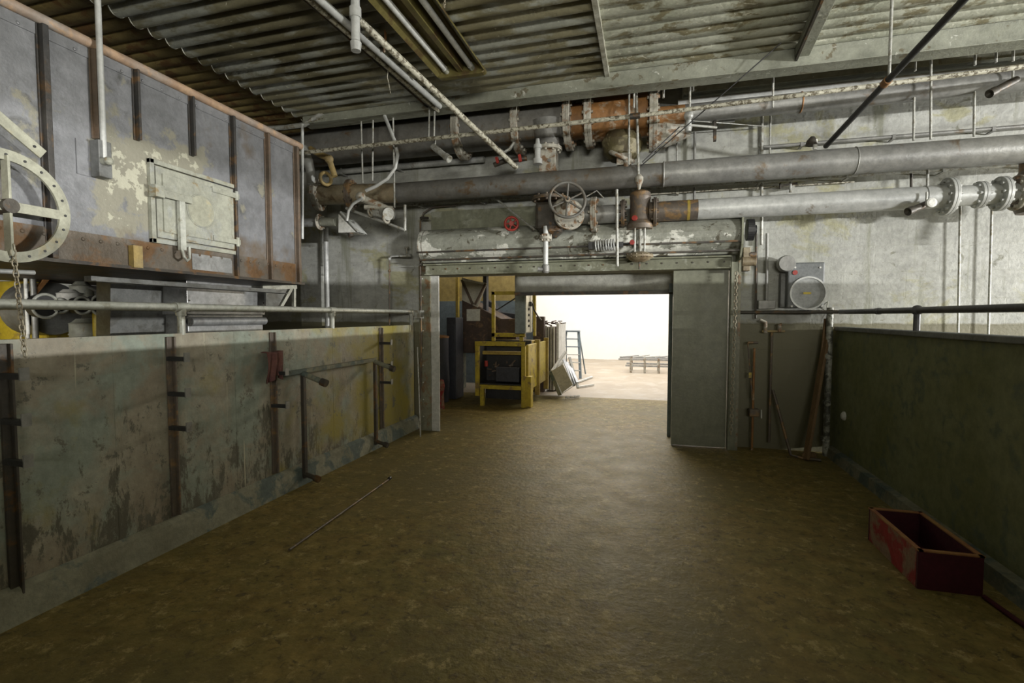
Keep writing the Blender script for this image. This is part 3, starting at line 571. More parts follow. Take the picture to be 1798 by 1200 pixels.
# hanger rods
HG = 'hanger rods below the ceiling beam'
for k, (xa, ya, yb, Y, lab) in enumerate([(634, 205, 322, 5.6, 'leftmost of three slim hanger rods above the triangular lamp'), (655, 203, 318, 5.6, 'middle one of three slim hanger rods above the triangular lamp'),
    (690, 195, 365, 5.6, 'long hanger rod passing right behind the curved hose'), (754, 188, 244, 5.5, 'left rod of the short pair holding the tilted spotlight'), (763, 196, 248, 5.5, 'right rod of the short pair holding the tilted spotlight'),
    (1105, 135, 290, 5.7, 'left slim rod in front of the orange rusty pipe'), (1114, 105, 190, 5.7, 'short upper rod between two rods at the rusty pipe'),
    (1166, 125, 172, 5.85, 'short rod dropping from the beam right of the last wide flange'), (1212, 122, 200, 5.85, 'hanger rod above the round white pipe fitting'), (1218, 120, 160, 5.9, 'shorter twin of the rod above the white fitting'),
    (1358, 102, 190, 5.9, 'curved-looking rod beneath the end of the hanging ceiling channel'), (1635, 70, 245, 5.85, 'tallest rod at upper right, from beam to thick pipe'),
    (1605, 165, 247, 6.0, 'rod just left of the tallest upper-right rod'), (1713, 50, 115, 5.9, 'short rod near top right, left of the pair'), (1750, 48, 110, 5.9, 'short rod near top right, between neighbours'), (1780, 45, 108, 5.9, 'short rod at the top right picture edge'),
    (1711, 155, 240, 6.0, 'rod with forked top hanging left of the tilted lamp at right'), (1608, 90, 125, 6.0, 'stub rod below the beam right of the black pole')]):
    rod('hanger_rod', A(xa, ya, Y), A(xa+(3 if xa in (634, 690) else -1), yb, Y), .011, m_rod, lab, 'rod', HG)
HG = 'thin upright conduits on the back wall'
for xa, ya, xb, yb, Y, rr, M_, lab in [(1686, 360, 1682, 590, 6.5, .012, m_rod, 'left of two thin upright wall conduits below the flanges'), (1742, 352, 1735, 592, 6.5, .012, m_rod, 'right of two thin upright wall conduits below the flanges'),
    (1188, 240, 1189, 290, 6.5, .01, m_rod, 'short thin upright wall conduit below the pale cone fitting'), (1220, 232, 1219, 385, 6.5, .016, m_pipe, 'upright wall conduit crossing behind the thick pipe right of the control valve'),
    (1338, 195, 1337, 430, 6.5, .018, m_rod, 'tall upright wall conduit above the chain hoist'), (1353, 190, 1351, 300, 6.5, .012, m_rod, 'slimmer upright conduit just right of the tall one above the hoist'),
    (1600, 290, 1600, 330, 6.5, .014, m_dark, 'dark stub conduit between the long pipes, left one'), (1629, 285, 1628, 365, 6.3, .014, m_rod, 'upright rod reaching down to the small lamp below the pale pipe')]:
    rod('wall_conduit', A(xa, ya, Y), A(xb, yb, Y), rr, M_, lab, 'conduit', HG)
# white ball fitting and lever on the high pipe
c = A(1209, 203, 5.85); r = thing('ball_fitting', 'round white ball fitting hanging before the high pipe', 'pipe fitting', (c.x, 5.85, c.z-.2))
b = B(); b.sphere(c, .05, 18); b.lathe(c-Vector((0, 0, .17)), (0, 0, 1), [(0, 0), (0, .03), (.04, .04), (.1, .028), (.13, .028)], 12); b.build('body', m_pipew, r)
b = B(); b.tube([c-Vector((.08, 0, .1)), c-Vector((0, 0, .1)), c+Vector((.3, .1, -.12))], .014, 8); b.build('tail', m_rod, r)
c = A(1255, 222, 6.1); r = thing('pipe_bracket', 'dark clamp bracket with downward leg under the high pipe', 'bracket', (c.x, 6.1, c.z-.1))
b = B(); b.beam(A(1255, 205, 6.1), A(1255, 248, 6.1), .045, .03); b.build('leg', m_dark, r); b = B(); b.beam(A(1232, 210, 6.1), A(1262, 208, 6.1), .03, .05); b.build('arm', m_flange, r); b = B(); b.beam(A(1262, 214, 6.2), A(1290, 210, 6.2), .04, .04); b.build('arm', m_pipe, r)
# wires to the round fitting
rod('cable', A(1372, 75, 5.3), A(1125, 292, 5.7), .006, m_black, 'long thin black cable slanting down from the ceiling to the thick pipe', 'cable')
rod('cable', A(1193, 223, 5.9), A(1128, 285, 5.75), .007, m_black, 'short black cable parallel below the long slanting cable', 'cable')
rod('cable', A(1213, 212, 5.95), A(1345, 222, 6.5), .005, m_rod, 'thin pale wire stretched right from the white ball fitting', 'cable')
# tilted spotlight and small lamps
def lamp(pa, pb, Y, R, label, M_=m_rod):
    a = A(*pa, Y); b2 = A(*pb, Y-.1); r = thing('spotlight', label, 'lamp', tuple(a.lerp(b2, .5)-Vector((0, 0, .08))))
    d = (b2-a); L2 = d.length
    b = B(); b.lathe(a, d, [(0, 0), (0, R*.8), (L2*.2, R*.9), (L2*.75, R*.8), (L2*.78, R), (L2, R), (L2, R*.85), (L2*.9, 0)], 18); b.build('housing', M_, r)
    b = B(); m_ = a.lerp(b2, .15); b.cyl(m_, m_+Vector((0, 0, .12)), .01, 8); b.build('stem', m_rod, r); return r
lamp((760, 257), (789, 280), 5.5, .042, 'pale cylindrical spotlight tilted down-right under the sprinkler pipe')
lamp((1785, 140), (1737, 165), 5.9, .04, 'dark spotlight angled down-left near the top right edge', m_dark)
LR = lamp((1632, 357), (1594, 372), 5.9, .04, 'dark stubby spotlight with white cap under the pale pipe', m_dark)
c = A(1633, 357, 5.82); B().lathe(c, (.1, -1, 0), [(0, 0), (0, .045), (.03, .045), (.035, .03), (.035, 0)], 18).build('white_cap', m_whitem, LR)
c = A(1425, 247, 6.1); r = thing('vent_bell', 'small dark bell-shaped fitting standing on the thick pipe', 'pipe fitting', (c.x, 6.0, c.z-.06))
b = B(); b.lathe(c-Vector((.0, 0, .05)), (.1, 0, 1), [(0, 0), (0, .06), (.05, .05), (.09, .02), (.09, 0)], 14); b.build('bell', m_dark, r); b = B(); b.cyl(c-Vector((-.03, .02, .1)), c+Vector((.03, -.02, .0)), .022, 10); b.build('neck', m_whitem, r)
c = A(1385, 322, 6.45); r = thing('wall_tap', 'small dark wall tap with crossed handle above the pale pipe', 'tap', (c.x, 6.4, c.z-.1))
b = B(); b.cyl(A(1370, 327, 6.4), A(1400, 322, 6.4), .012, 8); b.cyl(A(1370, 322, 6.4), A(1370, 332, 6.4), .012, 8); b.build('handle', m_dark, r); b = B(); b.cyl(A(1388, 320, 6.4), A(1388, 338, 6.4), .016, 8); b.cyl(A(1392, 329, 6.4), A(1392, 329, 6.58), .02, 10); b.build('spout', m_rod, r)
# ================================================================ UPPER-LEFT PIPE CLUSTER
tag(B().tube([A(533, 258, 5.6), A(541, 282, 5.6), A(545, 300, 5.6), A(546, 325, 5.6)], [.05, .06, .055, .05], 14).build('pipe_elbow', m_pipew), 'pale pipe elbow turning down at the far top corner of the tank', 'pipe fitting')
r = thing('yellow_elbow', 'yellowed elbow pipe above the flanged spool beside the tank', 'pipe fitting', A(575, 300, 5.7))
b = B(); b.tube([A(545, 262, 5.7), A(562, 272, 5.65), A(578, 278, 5.62)], .04, 12); b.build('upper_leg', m_fl_yel, r)
b = B(); b.tube([A(578, 280, 5.6), A(588, 310, 5.6)], .036, 12); b.sphere(A(578, 280, 5.6), .055, 14); b.build('lower_leg', m_fl_yel, r)
b = B(); b.torus(A(572, 314, 5.6), (.9, -.4, 0), .075, .022, 24, 8); b.build('ring', m_fl_yel, r)
# hose
pts = [A(675, 203, 5.5), A(684, 225, 5.5), A(694, 250, 5.5), A(698, 272, 5.5), A(694, 295, 5.48), A(680, 314, 5.46), A(660, 327, 5.44), A(642, 335, 5.42)]
pts2 = []
for i in range(len(pts)-1):
    for t in (0, .5): pts2.append(pts[i].lerp(pts[i+1], t))
pts2.append(pts[-1])
tag(B().tube(pts2, .021, 12).build('flexible_hose', m_pipew), 'pale flexible conduit curving down in a C from the ceiling', 'hose')
tag(B().tube([A(636, 348, 5.4), A(620, 358, 5.4), A(612, 370, 5.4), A(609, 388, 5.4)], .018, 10).build('flexible_hose', m_pipew), 'short pale hose dropping into the triangular lamp', 'hose')
# valve cluster
r = thing('valve_manifold', 'cluster of small grey pipe valves beside the curved hose', 'valve', A(680, 385, 5.6))
b = B(); b.cyl(A(630, 346, 5.5), A(690, 372, 5.6), .045, 14); b.cyl(A(640, 364, 5.5), A(690, 366, 5.6), .03, 12); b.sphere(A(633, 346, 5.45), .06, 14); b.build('body', m_flange, r)
b = B(); b.cyl(A(655, 372, 5.6), A(690, 378, 5.6), .055, 14); b.lathe(A(670, 372, 5.6), A(694, 380, 5.4)-A(670, 372, 5.6), [(0, .05), (.12, .055), (.13, .07), (.19, .075), (.19, 0)], 16); b.build('body', m_rod, r)
b = B(); b.torus(A(678, 384, 5.5), (1, -.2, .2), .05, .016); b.torus(A(650, 374, 5.5), (1, 0, .3), .04, .014); b.build('collar', m_flange, r)
rod('handrail_pipe', A(608, 366, 5.6), A(711, 404, 5.6), .018, m_rod, 'diagonal leg of the small V-shaped pipe under the valves', 'pipe')
rod('handrail_pipe', A(711, 405, 5.6), A(711, 360, 5.6), .018, m_rod, 'upright leg of the small V-shaped pipe under the valves', 'pipe')
# triangular lamp with arm
c = A(558, 390, 5.5); r = thing('triangular_lamp', 'white wedge-shaped lamp on a stout arm beside the tank corner', 'lamp', A(600, 405, 5.5))
b = B(); b.cyl(A(500, 391, 5.5), A(559, 391, 5.5), .055, 18); b.build('arm', m_pipew, r)
b = B(); flange(b, A(562, 390, 5.5), (1, 0, 0), .10, .008, 6, .006); b.build('flange', m_flange, r)
b = B(); b.cyl(A(565, 390, 5.5), A(590, 390, 5.5), .054, 18); b.build('neck', m_cream, r)
t0, t1, t2 = A(594, 376, 5.45), A(594, 409, 5.45), A(624, 408, 5.45)
b = B(); b.prism([t0, t1, t2], (0, .22, 0)); b.build('head', m_whitem, r, .004)
b = B(); b.prism([t0+Vector((.02, 0, .02)), t2+Vector((.03, 0, .0)), t2+Vector((.045, 0, 0)), t0+Vector((.03, 0, .035))], (0, .2, 0)); b.build('cover_plate', m_pipew, r)
b = B(); b.cyl(A(615, 410, 5.5), A(617, 416, 5.5), .035, 12); b.build('socket', m_dark, r)
# vertical pipe left of door
p = A(572, 400, 6.3); q = A(571, 600, 6.3)
tag(B().tube([(p.x, 6.3, p.z), (p.x, 6.3, 0)], .035, 16).build('drop_pipe', m_pipew), 'stout pale vertical pipe below the triangular lamp', 'pipe')
p = A(537, 210, 5.3); tag(B().tube([A(531, 218, 5.2), A(531, 420, 5.2)], .017, 10).build('vertical_conduit', m_pipew), 'upright pale conduit along the far edge of the tank', 'conduit')
r = thing('small_tap_pipe', 'thin pipe with wall tap left of the shutter hood', 'pipe', A(684, 560, 6.4))
b = B(); b.tube([A(684, 600, 6.4), A(684, 456, 6.4)], .012, 8); b.sphere(A(684, 476, 6.4), .022, 10); b.build('riser', m_pipeb, r)
b = B(); b.tube([A(684, 456, 6.4), A(687, 450, 6.4), A(716, 449, 6.38)], .014, 8); b.sphere(A(684, 455, 6.4), .024, 10); b.build('branch', m_pipew, r)
b = B(); b.cyl(A(703, 449, 6.38), A(722, 449, 6.38), .024, 10); b.cyl(A(714, 434, 6.38), A(714, 449, 6.38), .012, 8); b.cyl(A(710, 435, 6.38), A(718, 435, 6.38), .014, 8); b.build('tap', m_rod, r)
tag(B().tube([A(800, 361, 6.5), A(760, 364, 6.5), A(744, 374, 6.5), A(738, 390, 6.45), A(738, 460, 6.35), A(740, 600, 6.35), A(738, 700, 6.35)], .012, 8).build('bent_conduit', m_pipeb), 'thin conduit arching over and down along the left door jamb', 'conduit')
c = A(745, 385, 6.35); tag(B().cyl(A(738, 383, 6.35), A(752, 383, 6.35), .018, 10).build('pipe_clip', m_dark), 'small dark clip on the arching conduit at the hood corner', 'clip')
rod('broom_handle', A(733, 610, 6.2), Vector((A(741, 752, 6.1).x, 6.05, 0)), .009, m_rod, 'slim pale pole leaning at the end of the left barrier', 'pole')
b = B(); c = A(733, 553, 6.3); b.box((c.x-.06, 6.3, c.z-.05), (c.x+.05, 6.42, c.z+.06)); tag(b.build('junction_box', m_rod, None, .005), 'small pale junction box on the left door jamb at rail height', 'box')
# ================================================================ CEILING ITEMS
def yline(pa, za, pb, zb, rad, M, name, label, cat, n=12):
    a, b2 = AZ(*pa, za), AZ(*pb, zb); return tag(B().tube([a+(a-b2).normalized()*.8, b2], rad, n).build(name, M), label, cat)
yline((545, 0), 4.02, (769, 194), 4.0, .028, m_cond, 'ceiling_conduit', 'left of the pale conduits running along the ceiling toward the back wall', 'conduit')
yline((562, 0), 4.0, (772, 187), 3.99, .032, m_pipew, 'ceiling_conduit', 'brightest pale conduit in the ceiling bundle, beside the spotted one', 'conduit')
yline((540, 4), 4.06, (760, 196), 4.04, .012, m_dark, 'ceiling_conduit', 'thinnest dark wire along the left side of the ceiling conduit bundle', 'wire')
a, b2 = AZ(628, 33, 3.98), A(906, 294, 5.85)
tag(B().tube([a, b2], .03, 12).build('sloping_pipe', m_cond), 'cream rusty pipe sloping down from the hanging pipe to the thick pipe', 'pipe')
a = AZ(625, 86, 3.55); r = thing('hanging_pipe', 'thick pale capped pipe hanging down from the ceiling near the conduits', 'pipe', a)
b = B(); b.tube([a, (a.x, a.y, 4.2)], .032, 14); b.build('pipe_run', m_pipew, r); b = B(); b.lathe(a-Vector((0, 0, .015)), (0, 0, 1), [(0, 0), (0, .035), (.06, .041), (.07, .032)], 14); b.build('cap', m_pipew, r); b = B(); c = a+Vector((0, 0, .22)); b.lathe(c, (0, 0, 1), [(0, .032), (0, .042), (.07, .042), (.07, .032)], 14); b.build('collar', m_pipew, r)
r = thing('conduit_hook', 'little reddish hook strap holding the ceiling conduits', 'hanger', AZ(676, 92, 4.0)); b = B(); b.tube([AZ(676, 48, 4.15), AZ(677, 70, 4.08), AZ(674, 92, 3.98)], .012, 8); b.build('strap', m_rust, r)
tag(B().tube([AZ(682, 120, 4.02), AZ(680, 135, 3.95), AZ(686, 165, 3.85)], .004, 6).build('loose_wire', m_cond), 'thin loose wire dangling from the ceiling conduits', 'wire')
# fluorescent fixture
zf = 3.95; a0, a1 = AZ(640, 0, zf), AZ(771, 0, zf); e0, e1 = AZ(772, 140, zf), AZ(856, 132, zf)
w2 = .62; cx0 = (e0.x+e1.x)/2; ye = (e0.y+e1.y)/2
dirv = Vector((((a0.x+a1.x)/2-cx0), (a0.y+a1.y)/2-ye, 0)).normalized(); side = Vector((-dirv.y, dirv.x, 0)); hw_ = (e1-e0).length/2
r = thing('fluorescent_light', 'tarnished two-tube fluorescent fixture hanging from the ceiling, unlit', 'ceiling light', (cx0, ye, zf))
o0 = Vector((cx0, ye, zf)); LN = 2.5
def fx(t, s_, z): return o0+dirv*t+side*(s_*hw_)+Vector((0, 0, z))
b = B(); prf = [(-1, 0), (-.86, .03), (-.62, .09), (-.25, .12), (.25, .12), (.62, .09), (.86, .03), (1, 0), (1, .02), (.66, .14), (.25, .16), (-.25, .16), (-.66, .14), (-1, .02)]
b.prism([fx(0.06, s_, z) for s_, z in prf], dirv*LN); b.build('reflector', m_fixture, r)
b = B(); b.prism([fx(0.0, s_, z) for s_, z in [(-1, 0), (-.9, -.012), (.9, -.012), (1, 0), (1, .03), (.66, .15), (-.66, .15), (-1, .03)]], dirv*.07); b.build('end_cap', m_fixture, r, .01)
b = B(); b.prism([fx(.06, s_, z) for s_, z in [(-.16, .125), (-.10, .02), (.10, .02), (.16, .125)]], dirv*LN); b.build('ballast_cover', m_fixture, r)
for s_ in (-.6, .47):
    b = B(); b.cyl(fx(.12, s_, .045), fx(LN, s_, .045), .026, 16); b.build('tube', m_tube, r)
    b = B(); b.cyl(fx(.07, s_, .045), fx(.13, s_, .045), .030, 12); b.build('socket', m_cream, r)
b = B()
for s_, t in ((-.3, .4), (.3, .4), (-.3, 2.1), (.3, 2.1)): b.cyl(fx(t, s_, .14), fx(t, s_, .28), .006, 6)
b.build('hanger', m_rod, r)
# small cord at the fixture's right
tag(chain(AZ(782, -6, 4.15), AZ(780, 14, 4.05), .03, .009, .003).build('hanging_chain', m_chain), 'short chain beside the fluorescent fixture at the top edge', 'chain')
# ceiling channel at right
a, b2 = AZ(1452, -6, 4.15), AZ(1405, 100, 4.13)
d = (b2-a).normalized(); r = thing('ceiling_channel', 'weathered steel channel under the ceiling, ending near the back beam', 'channel', b2)
b = B(); b.beam(a-d*1, b2, .13, .07); b.build('channel', m_beam, r, .004); b = B(); b.beam(a-d*1+Vector((-.05, 0, -.03)), b2+Vector((-.05, 0, -.03)), .02, .09); b.build('lip', m_dark, r)
# black pole
b2 = A(1450, 257, 6.05); a = AZ(1692, 0, b2.z+.25)
r = thing('black_pole', 'long black pole slanting from the ceiling down to the thick pipe', 'pole', tuple(b2))
b = B(); b.tube([a+(a-b2)*.25, b2], .026, 14); b.build('shaft', m_black, r)
mid = a.lerp(b2, .44); b = B(); b.tube([mid-(a-b2).normalized()*.035, mid+(a-b2).normalized()*.035], .034, 12); b.build('collar', m_rust, r)
# rod to black pole
t = a.lerp(b2, .42); rod('hanger_rod', (t.x, t.y, t.z+.02), (t.x, t.y, 4.3), .012, m_rod, 'rusty-footed rod carrying the black pole from the ceiling', 'rod')
# ================================================================ LEFT BARRIER FITTINGS
zr = 1.665
r = thing('guard_rail', 'pale painted pipe handrail along the top of the left barrier', 'railing', (XL-.02, 3, 1.48))
yr1 = AX(722, 552, XL).y
b = B(); b.tube([(XL-.02, -1.5, zr), (XL-.02, yr1, zr)], .028, 16); b.build('rail', m_rail, r)
for cx in (318, 583, 722):
    y = AX(cx, 560, XL-.02).y; b = B(); b.cyl((XL-.02, y, 1.47), (XL-.02, y, zr), .025, 14); b.lathe((XL-.02, y, zr-.06), (0, 0, 1), [(0, .025), (0, .034), (.07, .034)], 14); b.tube([(XL-.02, y-.05, zr), (XL-.02, y+.05, zr)], .035, 14); b.build('post', m_rail, r)
# bracket posts
PG = 'steel bracket posts bolted on the left barrier'
for k, (cx, top, bot, rungs, lab) in enumerate([(2, 640, 1010, ((660, 30), (740, 35), (812, 48)), 'dark bracket post at the far left picture edge'),
    (293, 585, 890, ((630, 35), (692, 35), (752, 35)), 'bracket post with three black rungs, second from the left edge'),
    (472, 580, 830, ((655, 35), (713, 35),), 'bracket post with the maroon cloth hung on it'),
    (662, 576, 768, ((603, 28), (641, 28), (672, 26)), 'last bracket post, nearest the doorway')]):
    y = AX(cx+6, 700, XL).y
    zt_ = 1.46; zb_ = .10 if k == 0 else .2
    r = thing('bracket_post', lab, 'post', (XL+.01, y, zb_), PG)
    b = B(); b.box((XL, y-.025, zb_), (XL+.018, y+.025, zt_)); b.box((XL+.0, y+.012, zb_), (XL+.04, y+.025, zt_)); b.build('upright', m_dark if k == 0 else m_rib2 if k == 5 else m_pipeb, r, .003)
    for ry, ln in rungs:
        z = AX(cx+6, ry, XL+.02).z
        b = B(); b.box((XL+.01, y-.03, z-.015), (XL+.165, y+.0, z+.015)); b.build('rung', m_black, r, .002)
        b = B(); b.box((XL+.16, y-.03, z-.02), (XL+.17, y+.012, z+.045)); b.build('end_plate', m_pipe, r)
# cloth
y = AX(478, 640, XL+.05).y; zc_ = AX(478, 618, XL+.07).z
b = B(); n = 22; k = 16; vs = []; fs = []
for i in range(n+1):
    t = i/n
    for j in range(k+1):
        s_ = j/k; yy = y-.11+.22*s_+.02*math.sin(t*5)*(t)
        if t < .12: xx = XL+.03+.10*(t/.12)*.6; zz = zc_+.005*math.sin(s_*9)
        else: xx = XL+.09+.018*math.sin(s_*17+t*2)*(.4+t)+.01*math.sin(s_*5); zz = zc_-(t-.12)*.27*(1+.12*math.sin(s_*6+1))
        vs.append((xx, yy, zz))
for i in range(n):
    for j in range(k): a_ = i*(k+1)+j; fs.append((a_, a_+1, a_+k+2, a_+k+1))
b.add(vs, fs, True); o = b.build('cloth', m_cloth); md = o.modifiers.new('s', 'SOLIDIFY'); md.thickness = .006; tag(o, 'crumpled maroon work cloth draped over a bracket rung', 'cloth')
# pipe rack frame
r = thing('pipe_rack', 'steel pipe rack frame with two round-ended arms on the left barrier', 'rack', (XL+.1, AX(590, 700, XL).y, .1))
y1 = AX(535, 700, XL+.08).y; y2 = AX(661, 700, XL+.08).y; zt1 = AX(528, 655, XL+.08).z; 
for y_ in (y1, y2):
    b = B(); b.box((XL+.05, y_-.02, .06), (XL+.085, y_+.02, zt1)); b.build('upright', m_dark, r, .003)
    b = B(); b.tube([(XL+.06, y_, zt1-.01), (XL+.30, y_-.02, zt1-.085)], .026, 14); b.build('arm', m_kerb, r)
    b = B(); b.tube([(XL+.28, y_-.02, zt1-.08), (XL+.335, y_-.02, zt1-.097)], .036, 16); b.build('arm_end', m_dark, r)
    b = B(); b.tube([(XL+.06, y_, .10), (XL+.2, y_-.01, .07)], .022, 12); b.tube([(XL+.18, y_-.01, .074), (XL+.23, y_-.01, .06)], .032, 12); b.build('foot', m_dark, r)
b = B(); b.box((XL+.04, AX(500, 655, XL+.06).y, zt1-.012), (XL+.075, y2+.02, zt1+.03)); b.build('crossbar', m_kerb, r, .003)
# rod lying on floor
a, b2 = AZ(508, 966, .012), AZ(683, 842, .012)
r = thing('floor_rod', 'thin dark steel rod lying on the floor near the left kerb', 'rod', tuple(b2)); b = B(); b.tube([a, b2], .009, 8); b.build('shaft', m_pipeb, r); b = B(); b.tube([b2+Vector((0, 0, .005)), b2+(b2-a).normalized()*.03+Vector((0, 0, .005))], .016, 10); b.build('knob', m_black, r)
# ================================================================ TANK
TX = XL+.0; tz0, tz1 = AX(100, 455, TX).z, AX(525, 257, TX).z; ty1 = AX(527, 400, TX).y
ty0 = -1.2
r = thing('tank', 'large riveted blue-grey steel furnace tank hanging above the left barrier', 'tank', (TX-1.1, 1.5, tz0))
b = B(); b.box((TX-2.0, ty0, tz0+.02), (TX, ty1, tz1)); b.build('shell', m_tank, r)
zrv = AX(250, 440, TX).z
b = B(); b.box((TX, ty0, tz0), (TX+.008, ty1, tz0+.17))
for i in range(54):
    y = ty0+.05+i*(ty1-ty0-.1)/53; b.lathe((TX+.008, y, tz0+.13), (1, 0, 0), [(0, .012), (.006, .009), (.009, 0)], 8)
b.build('rivet_band', m_tanklow, r)
b = B(); b.box((TX-2.0, ty0, tz0-.02), (TX+.03, ty1+.01, tz0)); b.build('bottom_flange', m_dark, r)
b = B(); b.tube([(TX+.01, ty0, tz1+.0), (TX+.01, ty1+.02, tz1+.0)], .03, 16); b.build('top_pipe', m_orange, r)
b = B(); b.box((TX, ty0, tz1-.09), (TX+.006, ty1, tz1))
for i in range(40): y = ty0+.05+i*(ty1-ty0-.1)/39; b.lathe((TX+.006, y, tz1-.075), (1, 0, 0), [(0, .010), (.006, .007), (.008, 0)], 8)
b.build('top_band', m_tank, r)
for cx, zlo, w_, M_ in ((88, None, .03, m_ribdk), (175, 245, .018, m_rib2), (247, 247, .016, m_ribdk), (342, 274, .016, m_ribdk), (412, None, .02, m_ribdk), (472, None, .022, m_rib2), (522, None, .03, m_rib2)):
    y = AX(cx, 300, TX+.03).y; zl = tz0 if zlo is None else AX(cx, zlo, TX+.03).z
    b = B(); b.box((TX, y-w_/2, zl), (TX+.045, y+w_/2, tz1-.03)); b.box((TX, y-w_/2-.01, zl), (TX+.011, y+w_/2+.01, tz1-.03)); b.build('rib', M_, r, .003)
# access door
y0, y1_ = AX(268, 380, TX).y, AX(408, 400, TX).y; za, zb_ = AX(270, 290, TX).z, AX(268, 415, TX).z; za = AX(255, 285, TX).z; zb_ = AX(262, 418, TX).z
ad = B(); fr = B()
for lo, hi in (((y0-.03, zb_-.03), (y0, za+.03)), ((y1_, zb_-.03), (y1_+.03, za+.03)), ((y0-.03, za), (y1_+.03, za+.03)), ((y0-.03, zb_-.03), (y1_+.03, zb_))): fr.box((TX, lo[0], lo[1]), (TX+.03, hi[0], hi[1]))
fr.build('door_frame', m_cream, r, .003)
ad.box((TX+.005, y0+.01, zb_+.01), (TX+.028, y1_-.01, za-.01)); ad.box((TX+.028, y0+.05, zb_+.05), (TX+.040, y1_-.05, za-.05))
pc = AX(355, 371, TX+.05); ad.torus((TX+.041, pc.y, pc.z), (1, 0, 0), .115, .006, 36, 6); dr = ad.build('access_door', m_cream, r, .002)
b = B(); b.cyl((TX+.04, pc.y, pc.z), (TX+.045, pc.y, pc.z), .11, 36); b.build('round_plate', m_wheel, dr)
b = B(); b.box((TX+.05, y0-.035, (za+zb_)/2+.03), (TX+.075, pc.y-.1, (za+zb_)/2+.08)); b.box((TX+.03, y0-.045, (za+zb_)/2+.02), (TX+.09, y0+.02, (za+zb_)/2+.10)); b.build('latch', m_cream, dr, .003)
hy = AX(320, 400, TX+.08).y
b = B(); b.box((TX+.05, hy-.012, zb_-.06), (TX+.08, hy+.03, (za+zb_)/2+.03)); b.tube([(TX+.07, hy, zb_-.05), (TX+.09, hy, zb_-.11), (TX+.08, hy+.03, zb_-.13), (TX+.07, hy+.06, zb_-.11), (TX+.07, hy+.06, zb_-.03)], .010, 8); b.build('handle', m_rail, dr, .002)
for zz in (za-.06, zb_+.07): b = B(); b.box((TX+.03, pc.y+.1, zz-.02), (TX+.05, y1_+.03, zz+.02)); b.cyl((TX+.045, y1_+.005, zz-.035), (TX+.045, y1_+.005, zz+.035), .014, 10); b.build('hinge', m_cream, dr, .002)
b = B(); b.box((TX, AX(335, 450, TX).y, tz0+.02), (TX+.012, AX(405, 460, TX).y, tz0+.135)); b.build('patch_plate', m_galv, r)
b = B(); y = AX(232, 440, TX).y; b.box((TX, y-.03, tz0-.01), (TX+.05, y+.03, tz0+.13)); b.build('lug', m_fl_yel, r)
b = B(); b.box((TX+.005, AX(410, 250, TX).y, AX(135, 248, TX).z), (TX+.008, AX(411, 250, TX).y, AX(135, 250, TX).z))
# switch plate and box with conduit
ya, yb_ = AX(133, 280, TX).y, AX(197, 280, TX).y; z1_ = AX(135, 243, TX).z; z0_ = AX(135, 305, TX).z
b = B(); b.box((TX, ya, z0_), (TX+.008, yb_, z1_)); b.build('mounting_plate', m_tank, r)
# scratches: welded rib seam
r = thing('switch_box', 'small dark electric switch box on the tank with vertical conduit', 'switch', (TX+.04, AX(175, 280, TX).y, z0_))
y = AX(178, 280, TX+.05).y
b = B(); b.box((TX+.01, y-.035, z0_+.0), (TX+.08, y+.04, z1_+.01)); b.build('case', m_duct, r, .004)
b = B(); b.cyl((TX+.08, y-.01, z0_+.09), (TX+.12, y-.01, z0_+.09), .022, 14); b.sphere((TX+.12, y-.01, z0_+.09), .025, 12); b.build('knob', m_cream, r)
b = B(); yc = AX(184, 200, TX+.09).y; b.tube([(TX+.07, yc, z0_+.1), (TX+.07, yc, 4.15)], .016, 12); b.build('conduit', m_pipew, r)
# ring wheel
wc = AX(13, 362, XL+.16); R1 = .275
r = thing('ring_handwheel', 'big flat cream steel ring wheel with spokes and drilled holes, at left edge', 'handwheel', (wc.x, wc.y, wc.z-R1))
b = B(); b.ring(wc, (1, 0, 0), R1-.052, R1, .014, 64); rg = b.build('ring', m_wheel, r)
b = B()
for i in range(20): a = 2*PI*i/20; b.cyl((wc.x+.004, wc.y+(R1-.026)*math.cos(a), wc.z+(R1-.026)*math.sin(a)), (wc.x+.0095, wc.y+(R1-.026)*math.cos(a), wc.z+(R1-.026)*math.sin(a)), .007, 8)
b.build('bolt_holes', m_black, rg)
for i in range(4):
    a = PI/2*i; dv = Vector((0, math.cos(a), math.sin(a))); b = B(); b.beam(wc+dv*.02, wc+dv*(R1-.03), .012, .05, 0 if i % 2 else 0); b.build('spoke', m_wheel, r, .002)
b = B(); b.cyl((XL, wc.y, wc.z), (wc.x+.03, wc.y, wc.z), .035, 18); b.build('axle', m_dark, r)
a, b2 = AX(-40, 175, XL+.14), AX(74, 272, XL+.14); dd = (b2-a).normalized(); r = thing('link_bar', 'flat cream bar sloping above the ring handwheel', 'bar', tuple(a.lerp(b2, .5)))
b = B(); nrm = Vector((1, 0, 0)).cross(dd)*.027; b.prism([a-nrm, b2-nrm, b2+nrm, a+nrm], (.012, 0, 0)); b.build('bar', m_wheel, r, .002); b = B(); c = b2-dd*.05; b.cyl(c+Vector((.01, 0, 0)), c+Vector((.016, 0, 0)), .007, 8); b.build('hole', m_black, r)
c = AX(22, 428, XL+.18); tag(chain((c.x, c.y, c.z), (c.x, c.y+.03, AX(35, 632, XL+.18).z), .034, .011, .0035).build('hanging_chain', m_chain), 'steel chain hanging from the ring handwheel past the rail', 'chain')
